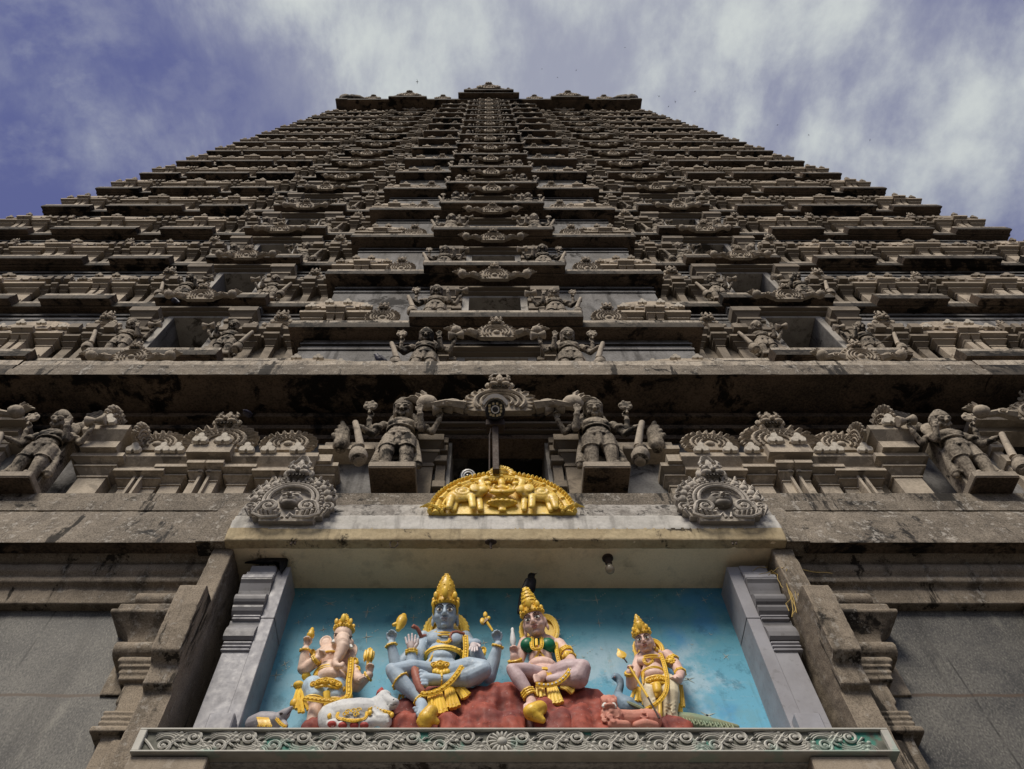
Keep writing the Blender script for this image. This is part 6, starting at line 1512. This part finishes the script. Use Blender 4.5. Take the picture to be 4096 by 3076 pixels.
c_=MB(); c_.tube([U(720,1340,6.44),U(790,1340,6.43),U(800,1390,6.42),U(740,1400,6.42),U(700,1380,6.43)],.010,6); c_.ell(U(720,1310,6.5),(.03,.03,.02),u=8,w=6); F.mb('haunch_curl',c_,M['lion'])
c_=MB()
for X in(232,345): c_=MB(); c_.ell(U(X,1225,6.345),(.026,.02,.022),u=10,w=7); c_.ell(U(X+(18 if X>300 else -18),1245,6.345),(.02,.018,.02),u=8,w=6); F.mb('eye',c_,M['eyew'])
# ---------- peacock behind the lion
F=Fig('peacock_statue','blue grey peacock statue behind the spear bearer, long green tail trailing right','statue',(U(560,1400,6.8).x,6.8,FLOOR))
b=MB(); b.chain([U(385,860,6.76),U(430,900,6.76),U(440,970,6.76),U(405,1080,6.77),U(420,1160,6.77)],[.048,.042,.038,.045,.07],14); b.chain([U(430,1180,6.76),U(540,1270,6.77),U(660,1320,6.78)],[.085,.12,.10],14); b.ell(U(365,860,6.75),(.04,.04,.035),u=12,w=8); b.chain([U(340,850,6.74),U(310,890,6.72)],[.014,.004],7)
body=F.sc('body',b,[M['peacock']],.010,2)
g=MB(); ring(g,U(395,1115,6.77),.055,.055,.008); F.mb('collar',g,M['gold']); c_=MB(); c_.tube([U(350,845,6.74),U(358,805,6.74)],.004,5); c_.ell(U(362,858,6.705),(.008,.006,.008),u=6,w=5); F.mb('crest',c_,M['tiger'])
c_=MB()
for i in range(9): c_.tube([U(500+10*i,1180+5*i,6.68),U(560+20*i,1205+8*i,6.66),U(640+14*i,1250+6*i,6.67),U(740,1300,6.69)],[.012,.018,.016,.006],6)
F.mb('wing',c_,M['feather'])
c_=MB(); c_.chain([U(1230,1440,6.74),U(1400,1450,6.72),U(1600,1480,6.70),U(1800,1500,6.70),U(1990,1520,6.70)],[.09,.085,.07,.05,.025],12); c_.v=[(x,y,max(q,FLOOR)) for x,y,q in c_.v]
tail=F.sc('tail',c_,[M['feather']],.012,2); c_=MB()
for i in range(18):
    X=1270+i*38; Y=1400+i*5.5; c_.tube([U(X,Y-15,6.66),U(X+18,Y+25,6.63),U(X+40,Y+80,6.63)],[.006,.010,.004],5)
    if i%2==0: c_.tube([U(X+18,Y+45,6.62)+Vector((.017*math.cos(t*.785),0,.02*math.sin(t*.785))) for t in range(8)],.0055,5,closed=True)
F.mb('tail_feather',c_,M['feather'],tail)
# ------------------------------------------------------------------ small things
def bird_mesh(name,mat,s=1.,fine=True):
    """perched bird, beak towards +X"""
    b=MB(); u=12 if fine else 6
    b.chain([(-.10,0,.06),(0,0,.12),(.07,0,.20)],[.055,.075,.058],u); b.ell((.10,0,.275),(.046,.042,.044),u=u,w=7); b.chain([(.07,0,.20),(.095,0,.26)],[.052,.04],u)
    b.chain([(.135,0,.275),(.18,0,.262)],[.016,.005],6); b.chain([(-.12,0,.04),(-.21,0,-.08),(-.25,0,-.13)],[.05,.035,.026],u)
    for sy in(-1,1): b.chain([(.03,sy*.06,.17),(-.09,sy*.055,.05),(-.22,sy*.02,-.08)],[.035,.04,.012],8); b.tube([(.0,sy*.03,.06),(.01,sy*.03,-.02)],.009,5)
    b.v=[(x*s,y*s,z*s) for x,y,z in b.v]
    return sculpt(b,name,[mat],.013*s if fine else .03*s,1)
crow=bird_mesh('crow',M['bird'],1.12); pig=bird_mesh('pigeon',M['pigeon'],1.)
def bird(name,me,loc,rz,label,sc=1.,group=None,tilt=0):
    o=put(name,me,None,loc,sc,R(rz)); o.rotation_euler[1]=R(tilt); tag(o,label,'bird',group); return o
bird('crow',crow,at(1950+455/2.48,2280+235/2.48,6.60)+Vector((.0,0,.0)),-25,'black crow perched on the crown of the statue in the green blouse',.95,tilt=-22)
bird('pigeon',pig,at(1957,1535,6.35)+Vector((0,0,-.02)),160,'dark pigeon perched on the carved crest above the hanging camera',1.15)
bird('pigeon',pig,at(155,1545,6.35),200,'dark pigeon perched on the carved crest at the far left under the long cornice',1.2)
bird('pigeon',pig,at(987,1668,6.35),90,'dark pigeon on the carved fan left of the doorway under the long cornice',.7)
bird('pigeon',pig,at(1519,1452,6.25),200,'dark pigeon standing on the long cornice edge left of the upper guardian',.95)
bird('pigeon',pig,at(690,1208,7.45),170,'tiny dark pigeon by a guardian of the left-hand doorway',.9)
c_=MB(); c_.poly_y([(-.42,0),(-.25,.05),(-.05,.10),(.10,.10),(.12,-.04),(.08,-.20),(.03,-.02),(-.15,-.01)],-.02,.02,bev=.1); p=at(1115,2262,6.52)
bl=c_.build('roosting_crow',M['bird'],None,40,(p.x,6.47,p.z)); tag(bl,'black crow crouching on top of the left grey pilaster','bird')
# specks of birds wheeling high up
sp=MB(); sp.chain([(-.5,0,0),(0,0,.0),(.5,0,0)],[.10,.14,.08],6); 
for sx in(-1,1): sp.chain([(0,0,.03),(.05,sx*.6,.12),(-.15,sx*1.15,.02)],[.11,.08,.03],6)
spm=sp.mesh('flying_bird',M['bird'],40)
k=0
for (px,py,d,s_) in [(1669,327,14,.55),(2305,281,14,.3),(2168,276,16,.3),(2636,385,14,.3),(2701,407,14,.3),(2674,426,14,.25),(3140,10,18,.3),(2500,190,14,.35),(3235,540,20,.3),(3480,560,22,.3),(2780,366,16,.3),(3110,500,20,.3),(2230,310,13,.25)]:
    p=at(px,py,d); o=put('flying_bird',spm,None,p,s_*.6,R(40*k)); k+=1; tag(o,'tiny dark bird flying high in the cloudy sky beyond the tower','bird','birds wheeling high in the sky')
# bullet camera on a pole
def cctv():
    root=empty('security_camera',(.03,6.2,10.5)); tag(root,'black and white security camera on a rusty pole in front of the gallery doorway','camera')
    b=MB(); c=at(1981,1639,5.72); q=Matrix.Rotation(R(56),4,'X')  # lens axis tilted down towards the forecourt
    inv=Matrix.Translation((-.03,-6.2,-10.5))
    def ad(name,b,mat,parent=None):
        o=b.build(name,mat,None,40); o.parent=parent or root
        if parent is None:o.matrix_parent_inverse=inv
        return o
    Mx=Matrix.Translation(c)@Matrix.Rotation(R(54),4,'X')@Matrix.Scale(.88,4)
    h=MB(); h.M=Mx; n=24
    Ry=Matrix.Rotation(R(90),3,'X')
    h.lathe([(.0,-.02),(.155,-.02),(.165,.0),(.17,.02),(.17,.42),(.10,.46),(0,.46)],(0,0,0),n,rot=Matrix.Rotation(R(-90),3,'X'))
    hs=ad('housing',h,M['blackplastic'])
    h=MB(); h.M=Mx
    for y0,y1,r in((-.07,.40,.20),):
        pts=[]; 
        for i in range(15):
            a=R(20+140*i/14); pts.append((r*math.cos(a),r*math.sin(a)))
        vs=[(x,y,z) for y in(y0,y1) for x,z in pts]+[(x*1.2,y,z*1.28+.01) for y in(y0,y1) for x,z in pts]; m=15; fs=[]
        for i in range(m-1): fs+= [(i,i+1,m+i+1,m+i),(2*m+i,3*m+i,3*m+i+1,2*m+i+1),(i,2*m+i,2*m+i+1,i+1),(m+i,m+i+1,3*m+i+1,3*m+i)]
        h.add(vs,fs)
    h.ell((0,.05,.215),(.055,.10,.03),u=12,w=7)
    ad('sun_shield',h,M['whitemetal'])
    h=MB(); h.M=Mx; h.lathe([(.0,0),(.052,0),(.056,.006),(.05,.02),(0,.02)],(0,-.045,0),20,rot=Matrix.Rotation(R(-90),3,'X')); h.tube([(.062*math.cos(t*.3142),-.045,.062*math.sin(t*.3142)) for t in range(20)],.008,6,closed=True); ad('lens_ring',h,M['whitemetal'])
    h=MB(); h.M=Mx; h.ell((0,-.045,0),(.05,.018,.05),u=16,w=8); ad('lens',h,M['lens'])
    lm=MB(); lm.box(-.02,.02,-.012,.012,-.02,.02,bev=.006); lme=lm.mesh('led',M['led'])
    for (x,z) in((-.032,.10),(.032,.10),(-.032,-.10),(.032,-.10),(-.096,.07),(-.096,.02),(-.096,-.03),(.096,.07),(.096,.02),(.096,-.03),(-.075,-.085),(.075,-.085)):
        o=put('led',lme,None); o.matrix_world=Mx@Matrix.Translation((x,-.03,z)); o.parent=root; o.matrix_parent_inverse=inv
    h=MB(); e_=Mx@Vector((0,.25,-.17)); h.box(-.14+e_.x,.14+e_.x,e_.y-.05,e_.y+.10,e_.z-.18,e_.z-.02,bev=.01); ad('bracket',h,M['rust'])
    h=MB(); h.box(e_.x-.045,e_.x+.045,e_.y-.02,e_.y+.07,10.3,e_.z-.10,bev=.008); h.tube([(e_.x-.09,e_.y,10.3),(e_.x-.085,e_.y,11.2),(e_.x-.06,e_.y,e_.z-.2)],.010,5); ad('pole',h,M['rust'])
cctv()
p=at(1873,1905,6.55); r2=empty('security_camera',p); tag(r2,'small round security camera behind the left part of the golden arch','camera')
b=MB(); b.lathe([(.0,-.01),(.10,-.01),(.125,.0),(.13,.05),(.13,.22),(.08,.3),(0,.3)],(0,0,0),20,rot=Matrix.Rotation(R(-62),3,'X')); b.build('housing',M['blackplastic'],r2,40)
b=MB(); q=Matrix.Rotation(R(-62),3,'X')
for r in(.095,.062): b.tube([q@Vector((r*math.cos(t*.3142),r*math.sin(t*.3142),-.015)) for t in range(20)],.012,6,closed=True)
b.build('lens_ring',M['whitemetal'],r2,40); b=MB(); b.ell(q@Vector((0,0,-.012)),(.05,.03,.04),u=12,w=7); b.build('lens',M['lens'],r2,40); b=MB(); b.box(-.03,.03,.1,.16,-.9,.05); b.build('post',M['rust'],r2)
# plank lying in the gallery doorway
b=MB(); a=at(2058,1815,7.5); c=at(2185,1785,7.3); b.tube([a,a.lerp(c,.5)+Vector((0,0,.03)),c],[.035,.04,.04],4,flat=.5); o=b.build('wooden_plank',M['wood']); tag(o,'loose wooden plank across the gallery doorway behind the hanging camera','plank')
# bulb under the canopy
p=at(2418,2172,6.45); p.z=9.075; r3=empty('light_bulb',p); tag(r3,'round glass light bulb in a dark socket under the niche canopy','light bulb')
b=MB(); b.lathe([(.07,-.02),(.07,0)],(0,0,0),14); b.lathe([(.035,-.13),(.045,-.10),(.04,-.02)],(0,0,0),12); b.build('socket',M['rust'],r3,40); b=MB(); b.ell((0,0,-.205),(.06,.06,.07),u=14,w=10); b.chain([(0,0,-.16),(0,0,-.13)],[.035,.03],10); b.build('glass_bulb',M['bulb'],r3,40)
for (px,py,t,lb) in((1575,2166,0,'bent iron wire loop hanging from the canopy edge left of its middle'),(1963,2166,1,'rusty iron stub hanging from the middle of the canopy edge'),(1175,2170,2,'short pair of iron stubs under the left medallion'),(2936,2166,2,'short iron stub under the right medallion')):
    p=at(px,py,6.19); p.z=9.075; b=MB()
    if t==0: b.tube([(-.03,0,0),(-.045,0,-.05),(-.02,0,-.11),(.02,0,-.12)],.008,5); b.tube([(.05,0,0),(.055,0,-.06),(.02,0,-.12)],.008,5)
    elif t==1: b.tube([(0,0,0),(.0,.02,-.10),(.01,0,-.13)],[.03,.012,.008],6); b.ell((0,0,-.01),(.08,.05,.02),u=9,w=5)
    else: b.tube([(-.02,0,0),(-.03,0,-.06)],.012,5); b.tube([(.025,0,0),(.015,0,-.05)],.012,5)
    o=b.build('iron_hook',M['rust'],None,None,p); tag(o,lb,'hook')
# dry roots hanging at the right end of the niche
rs=random.Random(3); b=MB()
base=at(3130,2285,6.42)
for i in range(26):
    p=base+Vector((rs.uniform(-.16,.12),rs.uniform(-.06,.1),rs.uniform(-.05,.12))); pts=[p]; v=Vector((rs.uniform(-.5,.6),rs.uniform(-.4,.2),rs.uniform(-.8,.4)))*.06
    for k in range(rs.randint(4,9)):
        v+=Vector((rs.uniform(-1,1),rs.uniform(-.6,.6),rs.uniform(-1.2,.6)))*.022; pts.append(pts[-1]+v)
    b.tube(pts,[.006*(1-.6*t/len(pts)) for t in range(len(pts))],4)
for i in range(6):
    p=base+Vector((rs.uniform(-.02,.1),-.05,-.02)); q=at(3170+rs.uniform(-30,60),2400+rs.uniform(-20,70),6.3)
    pts=[p.lerp(q,t/7)+Vector((rs.uniform(-.025,.025),0,rs.uniform(-.02,.02))) for t in range(8)]; b.tube(pts,.0055,4)
o=b.build('dry_plant',M['straw']); tag(o,'dry straw coloured plant roots hanging at the right end of the niche','plant')
b=MB(); pts=[at(2950,2770,6.944),at(2962,2830,6.944),at(2974,2878,6.944)];
